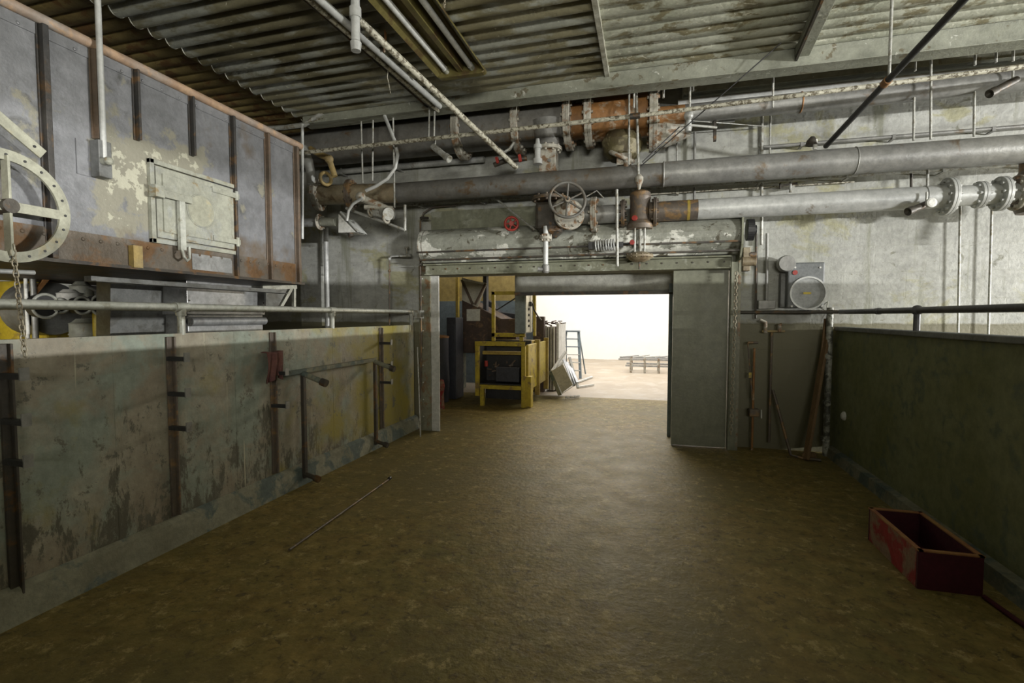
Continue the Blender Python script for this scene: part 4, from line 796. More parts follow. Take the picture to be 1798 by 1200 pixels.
# ================================================================ BEHIND THE LEFT BARRIER
def fbox(xa, ya, xb, yb, X, depth, M, bev=.005):   # a unit whose side faces the room at distance X
    p, q = AX(xa, ya, X), AX(xb, yb, X); b = B(); b.box((X-depth, p.y, q.z), (X, q.y, p.z)); return b
X1 = XL-.55
p, q = AX(327, 488, X1), AX(466, 578, X1)
r = thing('sheet_duct', 'shiny galvanised sheet duct below the tank, behind the rail', 'duct', (X1-.4, (p.y+q.y)/2, 0))
b = B(); b.box((X1-.3, p.y, AX(400, 553, X1).z), (X1, q.y, tz0-.02)); b.build('upper_sheet', m_galv, r, .004)
b = B(); zz = AX(400, 553, X1).z; b.box((X1-.3, p.y+.03, 0), (X1-.03, q.y, zz)); b.build('lower_sheet', m_galv, r, .004)
b = B(); b.tube([(X1-.01, p.y+.03, zz-.06), (X1-.01, q.y, zz-.06)], .04, 14); b.build('rolled_edge', m_galv, r)
b = B()
for yy in (p.y+.02, q.y-.02):
    for z in (zz+.03, zz+.12, zz+.25, zz-.08): b.cyl((X1, yy, z), (X1+.006, yy, z), .008, 6)
b.build('screws', m_dark, r)
X2 = XL-.80; p, q = AX(195, 500, X2), AX(330, 578, X2)
b = B(); b.prism([(X2-.12, p.y, 0), (X2-.12, q.y-.03, 0), (X2, q.y-.03, 1.9), (X2, p.y, 1.9)], (-.15, 0, 0))
tag(b.build('hopper', m_duct, None, .004), 'dull grey sloping hopper side left of the galvanised duct', 'hopper')
b = B(); p = AX(160, 486, XL-.1); q = AX(500, 490, XL-.1); b.box((XL-.16, p.y, p.z-.03), (XL-.10, q.y, p.z+.005)); b.box((XL-.1, p.y, p.z-.03), (XL-.06, q.y, p.z-.024))
tag(b.build('angle_rail', m_duct, None, .002), 'perforated angle rail fixed along underneath the tank', 'rail')
# gusset bracket
r = thing('gusset_bracket', 'grey riveted gusset bracket under the far end of the tank', 'bracket', AX(500, 545, XL-.5))
Xg = XL-.45; b = B(); b.prism([AX(467, 505, Xg), AX(467, 545, Xg), AX(485, 545, Xg), AX(505, 508, Xg)], (-.02, 0, 0)); b.build('plate', m_duct, r)
b = B(); b.beam(AX(460, 506, Xg+.02), AX(520, 504, Xg+.02), .02, .04); b.beam(AX(468, 512, Xg+.03), AX(510, 497, Xg+.03), .01, .015); b.build('flange', m_rail, r)
b = B(); b.beam(AX(488, 548, Xg), AX(512, 506, Xg), .02, .035); b.beam(AX(516, 500, Xg), AX(516, 548, Xg), .03, .03); b.build('leg', m_rail, r)
# yellow machine and bits
XM = XL-1.9
r = thing('yellow_machine', 'yellow painted machine seen between the tank and left barrier', 'machine', (XM-.5, AX(90, 540, XM).y, 0))
p, q = AX(28, 490, XM), AX(110, 600, XM); b = B(); b.box((XM-.9, p.y, 0), (XM, q.y, 1.9)); b.build('cabinet', m_yel, r, .02)
p, q = AX(80, 545, XM+.2), AX(135, 600, XM+.2); b = B(); b.box((XM-.3, p.y, 0), (XM+.2, q.y, p.z)); b.build('front_box', m_yel, r, .015)
p, q = AX(-60, 490, XM), AX(26, 600, XM); b = B(); b.box((XM-.9, p.y-1, 0), (XM-.2, q.y, 1.85)); b.build('rear_cabinet', m_yeldk, r, .02)
c = AX(90, 530, XM+.25); b = B(); b.cyl((XM, c.y, c.z-.06), (XM+.28, c.y, c.z-.06), .22, 28); b.build('drum', m_duct, r)
b = B(); b.beam(AX(60, 515, XM+.3), AX(90, 480, XM+.3), .03, .03); b.build('strut', m_rust, r)
for cx, M_ in ((44, m_whitem), (57, m_pipe)): b = B(); p = AX(cx, 480, XM+.3); b.tube([p, (p.x, p.y, .8)], .022 if cx == 57 else .012, 10); b.build('riser', M_, r)
for k, (cx, cy, R, h, M_, lab) in enumerate([(122, 515, .085, .16, m_whitem, 'pale ribbed canister on top of the yellow machine'), (143, 505, .08, .2, m_cream, 'cream canister beside the ribbed one above the yellow machine'),
    (147, 570, .10, .2, m_cream, 'cream tub standing before the yellow machine'), (165, 508, .05, .16, m_whitem, 'small white cup-shaped motor right of the canisters')]):
    c = AX(cx, cy, XM+.4); b = B(); b.lathe((c.x, c.y, c.z-h/2-.05), (0, 0, 1), [(0, 0), (0, R), (h*.3, R), (h*.3, R*1.06), (h*.36, R*1.06), (h*.36, R), (h*.75, R), (h*.8, R*1.05), (h*.85, R*.8), (h, R*.5), (h, 0)], 22); tag(b.build('canister', M_), lab, 'canister')
for k, (cx, R, lab) in enumerate([(75, .12, 'leftmost dark round pulley above the rail behind the barrier'), (102, .07, 'second dark round pulley behind the rail'), (140, .09, 'middle black pulley with pale rim behind the rail'), (172, .11, 'rightmost pulley behind the rail beside the hopper')]):
    R *= .75; c = AX(cx, 524, XM+.6); r = thing('pulley', lab, 'pulley', (c.x, c.y, c.z-.12), 'pulleys of the machine behind the left barrier'); b = B(); b.cyl((c.x-.6, c.y, c.z-.06), (c.x+.05, c.y, c.z-.06), .02, 10); b.build('axle', m_pipe, r); b = B(); b.cyl((c.x-.05, c.y, c.z-.06), (c.x+.03, c.y, c.z-.06), R, 24); b.build('disc', m_black, r); b = B(); b.torus((c.x+.03, c.y, c.z-.06), (1, 0, 0), R, .012, 24, 6); b.build('rim', m_rail, r)
c = AX(185, 515, XM+.6); b = B(); b.prism([AX(160, 505, XM+.6), AX(195, 500, XM+.6), AX(198, 528, XM+.6), AX(180, 515, XM+.6)], (-.05, 0, 0)); tag(b.build('guard_plate', m_pipe), 'grey pointed belt guard plate next to the hopper', 'guard')
b = B(); c = AX(170, 570, XM+.6); b.tube([(c.x, c.y, .6), (c.x, c.y, c.z+.1)], .03, 10); tag(b.build('standpipe', m_yel), 'yellow upright standpipe right of the cream tub', 'pipe')
b = B(); c = AX(187, 570, XM+.6); b.tube([(c.x, c.y, .6), (c.x, c.y, c.z+.12)], .02, 10); b.box((c.x-.05, c.y-.06, c.z+.08), (c.x+.05, c.y+.05, c.z+.13)); tag(b.build('standpipe', m_whitem), 'white-capped upright standpipe against the hopper', 'pipe')
a, b2 = AX(-30, 475, XL-.3), AX(60, 479, XL-.3); rod('rail_tube', a, b2, .014, m_pipew, 'bright horizontal tube just under the tank at the left edge', 'tube')
# ================================================================ RIGHT SIDE
r = thing('guard_rail', 'dark pipe handrail on posts along the right green barrier', 'railing', (XR+.02, 4, 1.48)); ZR = 1.65
b = B(); b.tube([(XR+.02, -1.5, ZR), (XR+.02, 6.3, ZR), (XR-.0, 6.38, ZR)], .026, 16); b.build('rail', m_raild, r)
b = B(); b.tube([(XR+.02, 6.38, ZR), (A(1290, 548, 6.52).x, 6.50, ZR)], .02, 12); b.build('wall_rail', m_dark, r)
for cx in (1610,):
    y = AX(cx, 560, XR+.02).y; b = B(); b.cyl((XR+.02, y, 1.47), (XR+.02, y, ZR), .024, 14); b.sphere((XR+.02, y, ZR), .042, 16); b.build('post', m_raild, r)
y = AX(1538, 546, XR).y; b = B(); b.tube([(XR+.02, y-.03, ZR), (XR+.02, y+.03, ZR)], .032, 14); b.build('coupling', m_raild, r)
# flaky post at barrier end
px_ = A(1455, 600, 6.44).x
r = thing('end_post', 'flaking white and black pipe post at the end of the green barrier', 'post', (px_, 6.44, 0))
b = B(); b.cyl((px_, 6.42, .0), (px_, 6.42, 1.70), .034, 16); b.build('pipe', m_slate, r)
for z in (1.15, .62, .2): b = B(); b.cyl((px_-.02, 6.36, z), (px_-.02, 6.44, z), .036, 14); b.torus((px_-.02, 6.36, z), (0, 1, 0), .03, .01, 18, 6); b.build('ring', m_slate, r)
# dial box
c = A(1415, 502, 6.42); x0_, x1_ = A(1383, 500, 6.40).x, A(1448, 500, 6.40).x; z0_, z1_ = A(1415, 541, 6.40).z, A(1415, 461, 6.40).z
r = thing('dial_box', 'dark grey recorder box with round glass dial on the back wall', 'gauge', ((x0_+x1_)/2, 6.42, z0_))
b = B(); b.box((x0_, 6.40, z0_), (x1_, YB-.02, z1_)); b.build('case', m_dial, r, .015)
dc = A(1419, 515, 6.39); b = B(); b.lathe((dc.x, 6.40, dc.z), (0, -1, 0), [(0, .195*.94), (.012, .195), (.02, .19), (.02, .175), (.012, .17)], 40); R_ = .195
b = B(); b.ring((dc.x, 6.392, dc.z), (0, -1, 0), .172, .19, .022, 40); b.build('bezel', m_pipew, r)
b = B(); b.cyl((dc.x, 6.401, dc.z), (dc.x, 6.39, dc.z), .173, 40); b.build('glass', m_clear, r)
b = B(); b.box((dc.x-.05, 6.384, dc.z-.012), (dc.x+.03, 6.39, dc.z+.012)); b.build('pointer', m_yel, r)
b = B(); rc = A(1396, 479, 6.395); b.cyl((rc.x, 6.40, rc.z), (rc.x, 6.388, rc.z), .027, 16); b.build('red_lamp', m_redv, r)
for cx, cy in ((1396, 470), (1440, 470), (1390, 538), (1443, 538)): b = B(); s_ = A(cx, cy, 6.4); b.cyl((s_.x, 6.40, s_.z), (s_.x, 6.39, s_.z), .011, 8); b.build('screw', m_whitem, r)
c = A(1379, 464, 6.45); b = B(); b.lathe((c.x, 6.36, c.z), (0, 1, 0), [(0, 0), (0, .085), (.03, .095), (.10, .095), (.23, .05), (.23, 0)], 24); tag(b.build('round_knob', m_pipe), 'round grey cap behind the upper left corner of the dial box', 'cap')
b = B(); b.box((A(1371, 500, 6.5).x, 6.5, A(1371, 540, 6.5).z), (A(1386, 500, 6.5).x, 6.59, A(1371, 480, 6.5).z)); tag(b.build('mounting_strip', m_duct, None, .003), 'narrow strip plate left of the dial box', 'plate')
b = B(); b.box((A(1332, 530, 6.45).x, 6.45, A(1332, 543, 6.45).z), (A(1362, 530, 6.45).x, 6.59, A(1332, 528, 6.45).z)); tag(b.build('junction_box', m_pipe, None, .005), 'small horizontal junction box left of the dial box', 'box')
rod('wall_conduit', A(1346, 530, 6.5), A(1347, 410, 6.5), .016, m_pipe, 'upright conduit rising from the small horizontal junction box', 'conduit')
tag(B().tube([A(1328, 410, 6.48), A(1327, 560, 6.48)], .014, 8).build('wall_conduit', m_dark), 'dark upright conduit beside the chain hoist', 'conduit')
tag(B().tube([A(1440, 540, 6.5), A(1452, 548, 6.45), A(1453, 530, 6.45), A(1447, 535, 6.5)], .008, 6).build('looped_wire', m_rail), 'looped pale wire below the dial box', 'wire')
# tap pair and risers
r = thing('tap_riser', 'rusty wall riser pipe with two small valves below the dial box', 'pipe', (A(1352, 780, 6.48).x, 6.48, 0))
x = A(1353, 700, 6.48).x; b = B(); b.tube([(x, 6.5, .1), (x, 6.5, A(1353, 580, 6.5).z)], .014, 10); b.build('riser', m_pipeb, r)
b = B(); b.tube([A(1338, 582, 6.48), A(1378, 582, 6.48)], .013, 8); b.build('cross_pipe', m_fl_yel, r)
b = B(); b.tube([A(1344, 585, 6.46), A(1344, 566, 6.46), A(1334, 562, 6.46)], .02, 10); b.build('valve', m_flange, r); b = B(); b.tube([A(1369, 583, 6.46), A(1369, 570, 6.46), A(1372, 570, 6.46)], .02, 10); b.build('valve', m_flange, r)
r = thing('hand_pump', 'rusty red wall-mounted lever rod with yellow tag by the door jamb', 'lever', (A(1322, 780, 6.45).x, 6.45, .05))
x = A(1323, 700, 6.45).x; b = B(); b.tube([(x, 6.47, 0), (x, 6.47, A(1323, 612, 6.45).z)], .013, 10); b.build('rod', m_rust, r)
b = B(); b.tube([A(1313, 602, 6.42), A(1331, 602, 6.42)], .014, 8); b.tube([A(1313, 602, 6.42), A(1321, 700, 6.42)], .008, 8); b.build('handle', m_pipeb, r)
b = B(); c = A(1317, 659, 6.41); b.box((c.x-.015, 6.40, c.z-.03), (c.x+.015, 6.415, c.z+.03)); b.build('tag', m_yel, r)
b = B(); c = A(1324, 725, 6.4); b.box((c.x-.05, 6.39, c.z-.05), (c.x+.06, 6.5, c.z+.04)); b.build('base_block', m_pipeb, r, .01)
b = B(); b.tube([A(1337, 720, 6.4), A(1337, 735, 6.4)], .008, 8); b.build('clip', m_whitem, r)
# leaning tools
q = AZ(1378, 792, .01); tag(B().tube([A(1357, 685, 6.5), (q.x, 6.25, .03), (q.x+.10, 6.2, .015), (q.x+.28, 6.15, .015)], .017, 10).build('crowbar', m_pipeb), 'bent dark crowbar leaning against the back wall', 'crowbar')
r = thing('wooden_plank', 'long dark wooden plank leaning in the corner by the green barrier', 'plank', (A(1418, 800, 6.2).x, 6.2, 0))
b = B(); a = A(1459, 545, 6.53); c = AZ(1408, 800, .02); c.y = 6.15; b.beam((c.x, 6.15, .012), a, .10, .03, .2); b.build('board', m_brownwood, r, .003)
tag(B().tube([A(1449, 560, 6.5), A(1432, 730, 6.35), A(1419, 800, 6.2)], .014, 8).build('shovel_handle', m_brownwood), 'slim wooden tool handle beside the leaning plank', 'handle')
c = AZ(1424, 806, .02); b = B(); b.lathe((c.x-.09, c.y+.02, .045), (1, .2, 0), [(0, 0), (.02, .03), (.08, .042), (.14, .04), (.17, 0)], 14); tag(b.build('wood_block', m_brownwood), 'rounded brown wooden block on the floor beneath the plank', 'block')
c = AX(1482, 731, XR-.005); b = B(); b.lathe((XR, c.y, c.z), (-1, 0, 0), [(0, .0), (0, .05), (.012, .05), (.03, .03), (.035, 0)], 18); tag(b.build('white_disc', m_whitem), 'small bright white dome disc on the green barrier', 'disc')
b = B(); c = A(1448, 710, 6.42); 
# red box
cs = [AZ(1520, 950, 0), AZ(1612, 1036, 0), AZ(1716, 1036, 0)]
bx0, bx1 = 1.55, 1.87; by0, by1 = 3.39, 4.05; bh = A(1612, 968, by0).z; 
r = thing('red_box', 'open-topped red wooden box with worn paint on the floor by the right kerb', 'box', ((bx0+bx1)/2, (by0+by1)/2, 0))
t_ = .02
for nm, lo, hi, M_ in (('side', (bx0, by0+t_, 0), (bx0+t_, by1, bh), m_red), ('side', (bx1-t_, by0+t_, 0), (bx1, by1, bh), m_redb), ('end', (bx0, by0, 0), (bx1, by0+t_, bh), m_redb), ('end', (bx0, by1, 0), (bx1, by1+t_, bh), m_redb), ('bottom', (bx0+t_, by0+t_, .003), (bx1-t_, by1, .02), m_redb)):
    b = B(); b.box(lo, hi); b.build(nm, M_, r, .002)
b = B(); e = .004
for lo, hi in (((bx0-e, by0-e), (bx0+t_+e, by1+t_+e)), ((bx1-t_-e, by0-e), (bx1+e, by1+t_+e)), ((bx0, by0-e), (bx1, by0+t_+e)), ((bx0, by1-e), (bx1, by1+t_+e))): b.box((lo[0], lo[1], bh-.001), (hi[0], hi[1], bh+.007))
b.build('rim', m_edge, r)
tag(B().tube([(1.86, 3.36, .015), (1.90, 3.0, .015), (1.93, 2.6, .015), (1.94, 1.8, .015), (1.95, 1.0, .015)], .014, 10).build('red_hose', m_redb), 'dark red hose lying along the right kerb toward the viewer', 'hose')
# ================================================================ BEYOND THE DOORWAY
# baler
BY = 8.45
fx0, fx1 = A(834, 650, BY).x, A(922, 650, BY).x; fzt = A(870, 600, BY).z; fzl = A(870, 680, BY).z
r = thing('baler', 'yellow framed baling machine with dark open chamber, just past the doorway', 'machine', ((fx0+fx1)/2, BY+.8, 0))
s = .07
for x in (fx0, fx1-s): b = B(); b.box((x, BY, 0 if x != fx0 else .18), (x+s, BY+s, fzt)); b.build('front_post', m_yel, r, .005)
b = B(); b.box((fx0+s*1.2, BY+.02, 0), (fx0+s*2.2, BY+.1, fzl)); b.build('leg', m_yel, r, .005)
b = B(); b.box((fx0, BY-.005, fzt-s-.01), (fx1, BY+s, fzt)); b.build('top_beam', m_yel, r, .005)
b = B(); b.box((fx0+.08, BY-.01, fzl-.04), (fx1-s, BY+s, fzl+.03)); b.build('lower_beam', m_yel, r, .005)
b = B(); b.box((fx0+.11, BY+.10, fzt-.24), (fx1-.09, BY+.16, fzt-.18)); b.build('inner_bar', m_yeldk, r, .004)
b = B(); b.box((fx0+.02, BY+.55, .05), (fx1-.02, BY+.6, fzt)); b.box((fx0+.02, BY+.08, fzl+.02), (fx1-.02, BY+.6, fzl+.05)); b.box((fx0+.01, BY+.1, .3), (fx0+.04, BY+.6, fzt-.03)); b.build('chamber', m_black, r)
b = B(); random.seed(3)
for i in range(26):
    c = Vector((fx0+.15+random.random()*.6, BY+.2+random.random()*.3, fzl+.06+random.random()*.35)); d = Vector((random.uniform(-1, 1), random.uniform(-.3, .3), random.uniform(-1, 1)))*.09; b.beam(c, c+d, .012, .02)
b.build('rams', m_rib2, r)
b = B(); b.box((fx0+.35, BY+.12, fzl+.08), (fx1-.14, BY+.4, fzl+.34)); b.build('block', m_navy, r, .01)
b = B(); b.cyl((fx0+.17, BY+.12, fzl+.35), (fx0+.17, BY+.12, fzl+.45), .03, 10); b.build('red_fitting', m_redv, r)
for i in range(2):
    y0_ = BY+.12+i*.85; b = B(); b.box((fx1-.02, y0_, .28), (fx1+.03, y0_+.72, fzt-.06)); b.build('side_panel', m_yel, r, .01)
    b = B(); b.box((fx1-.02, y0_+.74, .1), (fx1+.07, y0_+.82, fzt)); b.build('side_post', m_yeldk, r, .005)
b = B(); b.box((fx0, BY+.65, .2), (fx1-.03, BY+1.2, fzt-.02)); b.build('hull', m_yeldk, r)
b = B(); b.box((fx1-.02, BY+.02, 0), (fx1+.10, BY+.2, .55)); b.build('foot_plate', m_yel, r, .008)
# upper frame
ux0, ux1 = A(863, 560, BY+.2).x, A(912, 560, BY+.2).x; uzt = A(885, 512, BY+.2).z; uzb = A(885, 590, BY+.2).z
b = B(); Y_ = BY+.2
for lo, hi in (((ux0, fzt), (ux0+.06, uzt)), ((ux0, uzt-.06), (ux1+.1, uzt)), ((ux0, uzb-.02), (ux1+.1, uzb+.05)), ((ux1, fzt), (ux1+.07, uzb))): b.box((lo[0], Y_, lo[1]), (hi[0], Y_+.05, hi[1]))
b.build('upper_frame', m_yel, r, .004)
b = B(); b.box((A(906, 490, BY).x, BY+.3, uzb), (A(911, 490, BY).x, BY+.36, 2.6)); b.box((A(929, 490, BY).x, BY+.3, uzb), (A(934, 490, BY).x, BY+.36, 2.6)); b.build('mast', m_yel, r, .004)
b = B(); b.tube([A(872, 545, BY+.3), A(908, 522, BY+.3)], .012, 8); b.build('stay', m_black, r)
# control cabinet
cx0_, cxm, cx1_ = A(905, 550, 8.4).x, A(923, 550, 8.4).x, A(938, 550, 8.7).x
czt, czb = A(915, 511, 8.4).z, A(915, 586, 8.4).z
r = thing('control_cabinet', 'tall grey electrical control cabinet with buttons above the baler', 'cabinet', ((cx0_+cxm)/2, 8.55, czb))
b = B(); b.box((cx0_, 8.36, czb), (cxm, 8.86, czt)); b.build('case', m_cab, r, .006)
b = B(); b.box((cxm, 8.38, czb+.02), (cxm+.015, 8.84, czt-.02)); b.build('door', m_face, r)
b = B()
for i, zz in enumerate((.42, .32, .22, .13)): b.cyl((cxm+.015, 8.55, czb+zz), (cxm+.035, 8.55, czb+zz), .022, 12)
b.build('buttons', m_black, r)
b = B(); b.box((cxm+.015, 8.6, czt-.26), (cxm+.06, 8.75, czt-.18)); b.build('switch', m_black, r, .005)
tag(B().tube([A(935, 533, 8.6), A(938, 545, 8.65), A(944, 555, 8.8), A(950, 562, 9.1)], .014, 8).build('cable', m_black), 'black cable drooping from the control cabinet', 'cable')
# hydraulic body behind baler
p, q = A(810, 535, 9.7), A(905, 620, 9.7)
r = thing('hopper', 'dark brown baler hopper with sloping chute and white notice', 'hopper', ((p.x+q.x)/2, 10, 0))
b = B(); b.prism([A(811, 525, 9.7), A(811, 620, 9.7), A(906, 620, 9.7), A(906, 560, 9.7), A(880, 560, 9.7), A(850, 545, 9.7)], (0, .9, 0)); b.build('body', m_maroon, r, .01)
b = B(); b.prism([A(811, 488, 9.65), A(811, 527, 9.65), A(838, 540, 9.65), A(854, 498, 9.65)], (0, .05, 0)); b.build('chute', m_ivory, r)
b = B(); b.beam(A(811, 492, 9.6), A(830, 535, 9.6), .05, .04); b.beam(A(853, 498, 9.6), A(834, 535, 9.6), .05, .04); b.build('chute_brace', m_rib2, r)
b = B(); b.beam(A(811, 491, 9.6), A(853, 499, 9.6), .03, .04); b.build('chute_rim', m_whitem, r)
b = B(); p, q = A(820, 543, 9.68), A(843, 564, 9.68); b.box((p.x, 9.66, q.z), (q.x, 9.69, p.z)); b.build('notice', m_face, r)
b = B(); b.box((A(848, 500, 9.8).x, 9.8, 1.2), (A(854, 500, 9.8).x, 9.95, 3.1)); b.build('column', m_navy, r)
tag(B().prism([A(850, 525, 10.65), A(866, 533, 10.65), A(874, 548, 10.65), A(905, 552, 10.65), A(905, 575, 10.65), A(850, 575, 10.65)], (0, .3, 0)).build('motor_block', m_navy), 'dark navy motor block behind the yellow upper frame', 'motor')
tag(B().box((A(800, 520, 10.6).x, 10.6, 0), (A(804, 520, 10.6).x, 10.7, 3.1)).build('yellow_post', m_yeldk), 'slim yellow upright post against the ochre wall', 'post')
# left cabinet, chair etc.
p, q = A(784, 565, 8.9), A(801, 697, 8.9)
r = thing('locker', 'dark blue upright locker left of the baler', 'locker', ((p.x+q.x)/2, 9.1, 0))
b = B(); b.box((p.x, 8.9, .02), (q.x, 9.3, A(790, 558, 8.9).z)); b.build('case', m_navy, r, .006); b = B(); b.box((p.x+.02, 8.885, .1), (q.x-.02, 8.9, 1.45)); b.build('door', m_navy, r, .003)
r = thing('barrel', 'dark drum with orange lid between the jamb and locker', 'drum', (A(776, 690, 8.6).x, 8.6, 0))
c = A(774, 600, 8.6); b = B(); b.lathe((c.x-.12, 8.7, 0), (0, 0, 1), [(0, 0), (0, .22), (.4, .235), (.8, .22), (1.2, .22), (1.2, 0)], 24); b.build('drum', m_navy, r)
b = B(); b.lathe((c.x-.12, 8.7, 1.2), (0, 0, 1), [(0, .225), (.03, .23), (.05, .15), (.05, 0)], 24); b.build('lid', m_rust, r)
c = A(774, 668, 8.0); tag(B().lathe((c.x, 8.0, 0), (0, 0, 1), [(0, 0), (0, .06), (.28, .05), (.4, .07), (.5, .05), (.52, 0)], 16).build('fire_extinguisher', m_red), 'small dull red extinguisher standing inside the left jamb', 'extinguisher')
p, q = A(800, 600, 10.0), A(826, 690, 10.0); tag(B().box((p.x-.1, 10.3, 0), (A(810, 600, 10.3).x, 10.6, 1.25)).build('cinder_wall', m_kerb, None, .01), 'stained low concrete block behind the left side of the baler', 'block')
# grey stacked doors / tall boards
YD = 10.5
r = thing('board_crate', 'tall pale crate of upright boards behind the baler', 'crate', (A(975, 640, YD).x, YD, 0))
x0_, x1_, x2_ = A(957, 600, YD).x, A(976, 600, YD).x, A(990, 600, YD+.9).x; zt_ = A(970, 572, YD).z
n = 4
for i in range(n): xx = x0_+(x1_-x0_)*i/n; b = B(); b.box((xx, YD-.02*i, .03), (xx+(x1_-x0_)/n-.022, YD+.04, zt_-.03*(i % 2))); b.build('board', m_ivory, r, .004)
b = B(); b.box((x1_, YD+.06, .03), (x1_+.05, YD+1.0, zt_+.05)); b.build('side_board', m_whitem, r)
b = B(); b.box((x0_, YD+.045, .03), (x1_, YD+1.0, zt_-.03)); b.build('core', m_maroon, r)
b = B(); random.seed(5)
for i in range(40):
    c = Vector((x0_-.3+random.random()*(x1_-x0_+.35), YD+random.random()*.6, zt_+.02+random.random()*.07)); d = Vector((random.uniform(-1, 1), random.uniform(-1, 1), random.uniform(-.3, .3)))*.1; b.beam(c, c+d, .03, .02)
o = b.build('debris', m_maroon); o['kind'] = 'stuff'; tag(o, 'dark tangle of scrap heaped on top of the pale crate', 'debris')
tag(B().box((A(936, 560, 10.3).x, 10.3, 0), (A(955, 560, 10.3).x, 10.46, A(950, 556, 10.2).z)).build('dark_cabinet', m_maroon, None, .01), 'dark brown cabinet between control cabinet and pale crate', 'cabinet')
# leaning crate
r = thing('tilted_crate', 'pale open crate tipped over on the floor at the room edge', 'crate', (A(985, 690, 9.7).x, 9.8, 0))
ps = [A(963, 653, 9.9), A(976, 650, 9.9), A(998, 682, 9.7), A(980, 695, 9.7)]
b = B(); b.prism([A(963, 655, 9.8), A(969, 651, 9.8), A(986, 694, 9.6), A(980, 695, 9.6)], (0, .5, .05)); b.build('end', m_kerb, r)
b = B(); b.prism([A(968, 652, 9.75), A(988, 640, 9.75), A(1006, 676, 9.6), A(987, 690, 9.6)], (0, .05, .0)); b.build('panel', m_ivory, r)
b = B()
for i in range(3): b.beam(A(990+i*5, 632+i*4, 10.2), A(1008+i*3, 678-i*3, 9.75), .05, .02)
b.build('slat', m_galv, r)
G = 'pale boards leaning on the crate'
for i, (pa, pb, lab) in enumerate([((993, 618), (969, 652), 'steepest pale stick leaning at the crate'), ((990, 632), (972, 660), 'second pale stick leaning at the crate'), ((1000, 628), (1015, 682), 'pale slat propped right of the tilted crate'), ((984, 690), (1012, 672), 'pale bar lying across the foot of the tilted crate'), ((1012, 672), (1040, 662), 'white bar flat on the lit floor'), ((1014, 680), (1042, 676), 'white bar nearest the lit floor edge')]):
    Ya, Yb_ = (10.3, 9.8) if i < 3 else (9.7+.3*(i-3), 10.0+.3*(i-3))
    a = A(*pa, Ya); c = A(*pb, Yb_); 
    if i >= 3: a = AZ(*pa, .03); c = AZ(*pb, .03)
    b = B(); b.beam(a, c, .05, .035); tag(b.build('pale_stick', m_whitem, None, .003), lab, 'stick', G)
a, c = AZ(992, 699, .03), AZ(1018, 697, .03); pts = [a.lerp(c, i/80)+Vector((0, .04*math.cos(i*.9), .012+.025*math.sin(i*.9))) for i in range(81)]
tag(B().tube(pts, .007, 5).build('coil_spring', m_rod), 'loose coil spring lying on the floor below the tilted crate', 'spring')
# ladder
LY = 13.2; r = thing('step_ladder', 'blue and white step ladder standing open in the bright room', 'ladder', (A(1006, 665, LY).x, LY, 0))
lt = A(1005, 582, LY); lx0, lx1 = A(994, 582, LY).x, A(1016, 582, LY).x; zt_ = lt.z
bl = AZ(990, 668, 0); 
for s_, xx in ((-1, lx0), (1, lx1)):
    b = B(); b.beam((xx, LY, zt_), (xx+s_*.10, LY-.35, .0), .03, .07); b.build('rail', m_blue, r); b = B(); b.beam((xx, LY+.03, zt_), (xx+s_*.10, LY+.75, .0), .025, .04); b.build('rear_rail', m_blue, r)
for i in range(5):
    t = (i+1)/6; b = B(); b.box((lx0-.1*t, LY-.35*t-.05, zt_*(1-t)-.012), (lx1+.1*t, LY-.35*t+.05, zt_*(1-t)+.012)); b.build('step', m_whitem if i > 1 else m_blue, r)
b = B(); b.box((lx0-.03, LY-.09, zt_-.02), (lx1+.03, LY+.09, zt_+.02)); b.build('top_cap', m_blue, r)
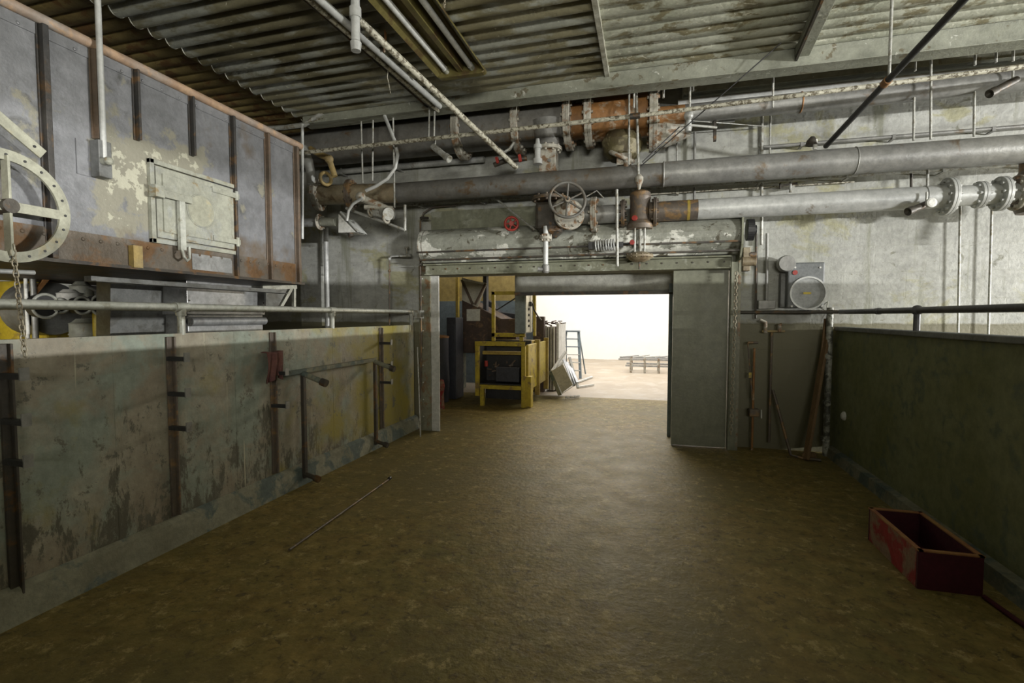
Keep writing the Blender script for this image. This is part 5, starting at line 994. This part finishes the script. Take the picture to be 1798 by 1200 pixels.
# racks on the floor
r = thing('metal_rack', 'long low pale metal rack lying on the bright floor', 'rack', (A(1140, 660, 14.8).x, 14.8, 0))
x0_, x1_ = A(1087, 645, 15).x, A(1215, 645, 15).x
for z in (.38, .2):
    for yy in (14.6, 15.3): b = B(); b.beam((x0_+(.2 if z < .3 else 0), yy, z), (x1_, yy, z), .04, .05); b.build('beam', m_galv, r)
for i in range(5):
    xx = x0_+.35+i*(x1_-x0_-.5)/4; b = B(); b.box((xx-.03, 14.55, 0), (xx+.03, 14.62, .42)); b.box((xx-.03, 15.27, 0), (xx+.03, 15.33, .42)); b.box((xx-.03, 14.6, .18), (xx+.03, 15.3, .22)); b.build('leg', m_flange, r)
for i in range(9):
    b = B(); xx = x0_+.1+i*.3; b.beam((xx, 14.62+.03*(i % 3), .44), (xx+.45, 15.2-.05*(i % 4), .45+.02*(i % 2)), .035, .03); b.build('loose_bar', m_whitem if i % 3 else m_galv, r)
# ================================================================ LIGHT
def area(name, loc, tgt, sx, sy, e, col=(1, 1, 1), spread=180):
    l = bpy.data.lights.new(name, 'AREA'); l.shape = 'RECTANGLE'; l.size = sx; l.size_y = sy; l.energy = e; l.color = col; l.spread = math.radians(spread)
    o = bpy.data.objects.new(name, l); C.objects.link(o); o.location = loc; o.rotation_euler = (Vector(tgt)-Vector(loc)).to_track_quat('-Z', 'Y').to_euler(); return o
area('tube_light_right', (15, -7, 1.75), (0, 4.5, 1.9), 2.0, .07, 2700, (1, .99, .96))
area('tube_light_far', (14, 4.5, 1.71), (-1, 5.0, 1.7), 1.1, .06, 1500, (1, .99, .94))
area('hall_fill', (0, -3.5, 3.4), (0, 4, .5), 4, 2, 9, (1, .88, .5))
area('rear_fill', (1.5, -4.5, 2.3), (-1.0, 4, 6.0), 3, .8, 100, (1, .97, .86), 84)  # added fill aimed up at ceiling and pipes, no window there
area('bright_room', (-.5, 14.5, 5.0), (-.5, 14.5, 0), 9, 7, 720, (1, .98, .95))
area('lobby_side', (-.9, 9.9, 2.35), (-1.0, 3.0, 0), 2.4, .4, 34, (1, .88, .66), 120)
area('rear_left_light', (-4.3, 1.4, 1.85), (-5.2, 1.4, 1.5), 1.2, .2, 40, (1, .97, .9))
# added unseen blockers at right, low and hanging, shaping the tube light's shadows
world_struct(B().box((6.0, -5, 0), (6.06, 2.53, 1.91)), 'low_light_blocker', m_panelR)
world_struct(B().box((7.5, -5, 2.15), (7.6, -.8, 4.4)), 'hanging_light_blocker', m_block_end)
W = bpy.data.worlds.new('world'); bpy.context.scene.world = W; W.use_nodes = True
W.node_tree.nodes['Background'].inputs[0].default_value = (.95, .95, .85, 1); W.node_tree.nodes['Background'].inputs[1].default_value = .012
vs_ = bpy.context.scene.view_settings; vs_.view_transform = 'Standard'; vs_.look = 'None'; vs_.exposure = .3; vs_.gamma = 1; vs_.use_curve_mapping = False
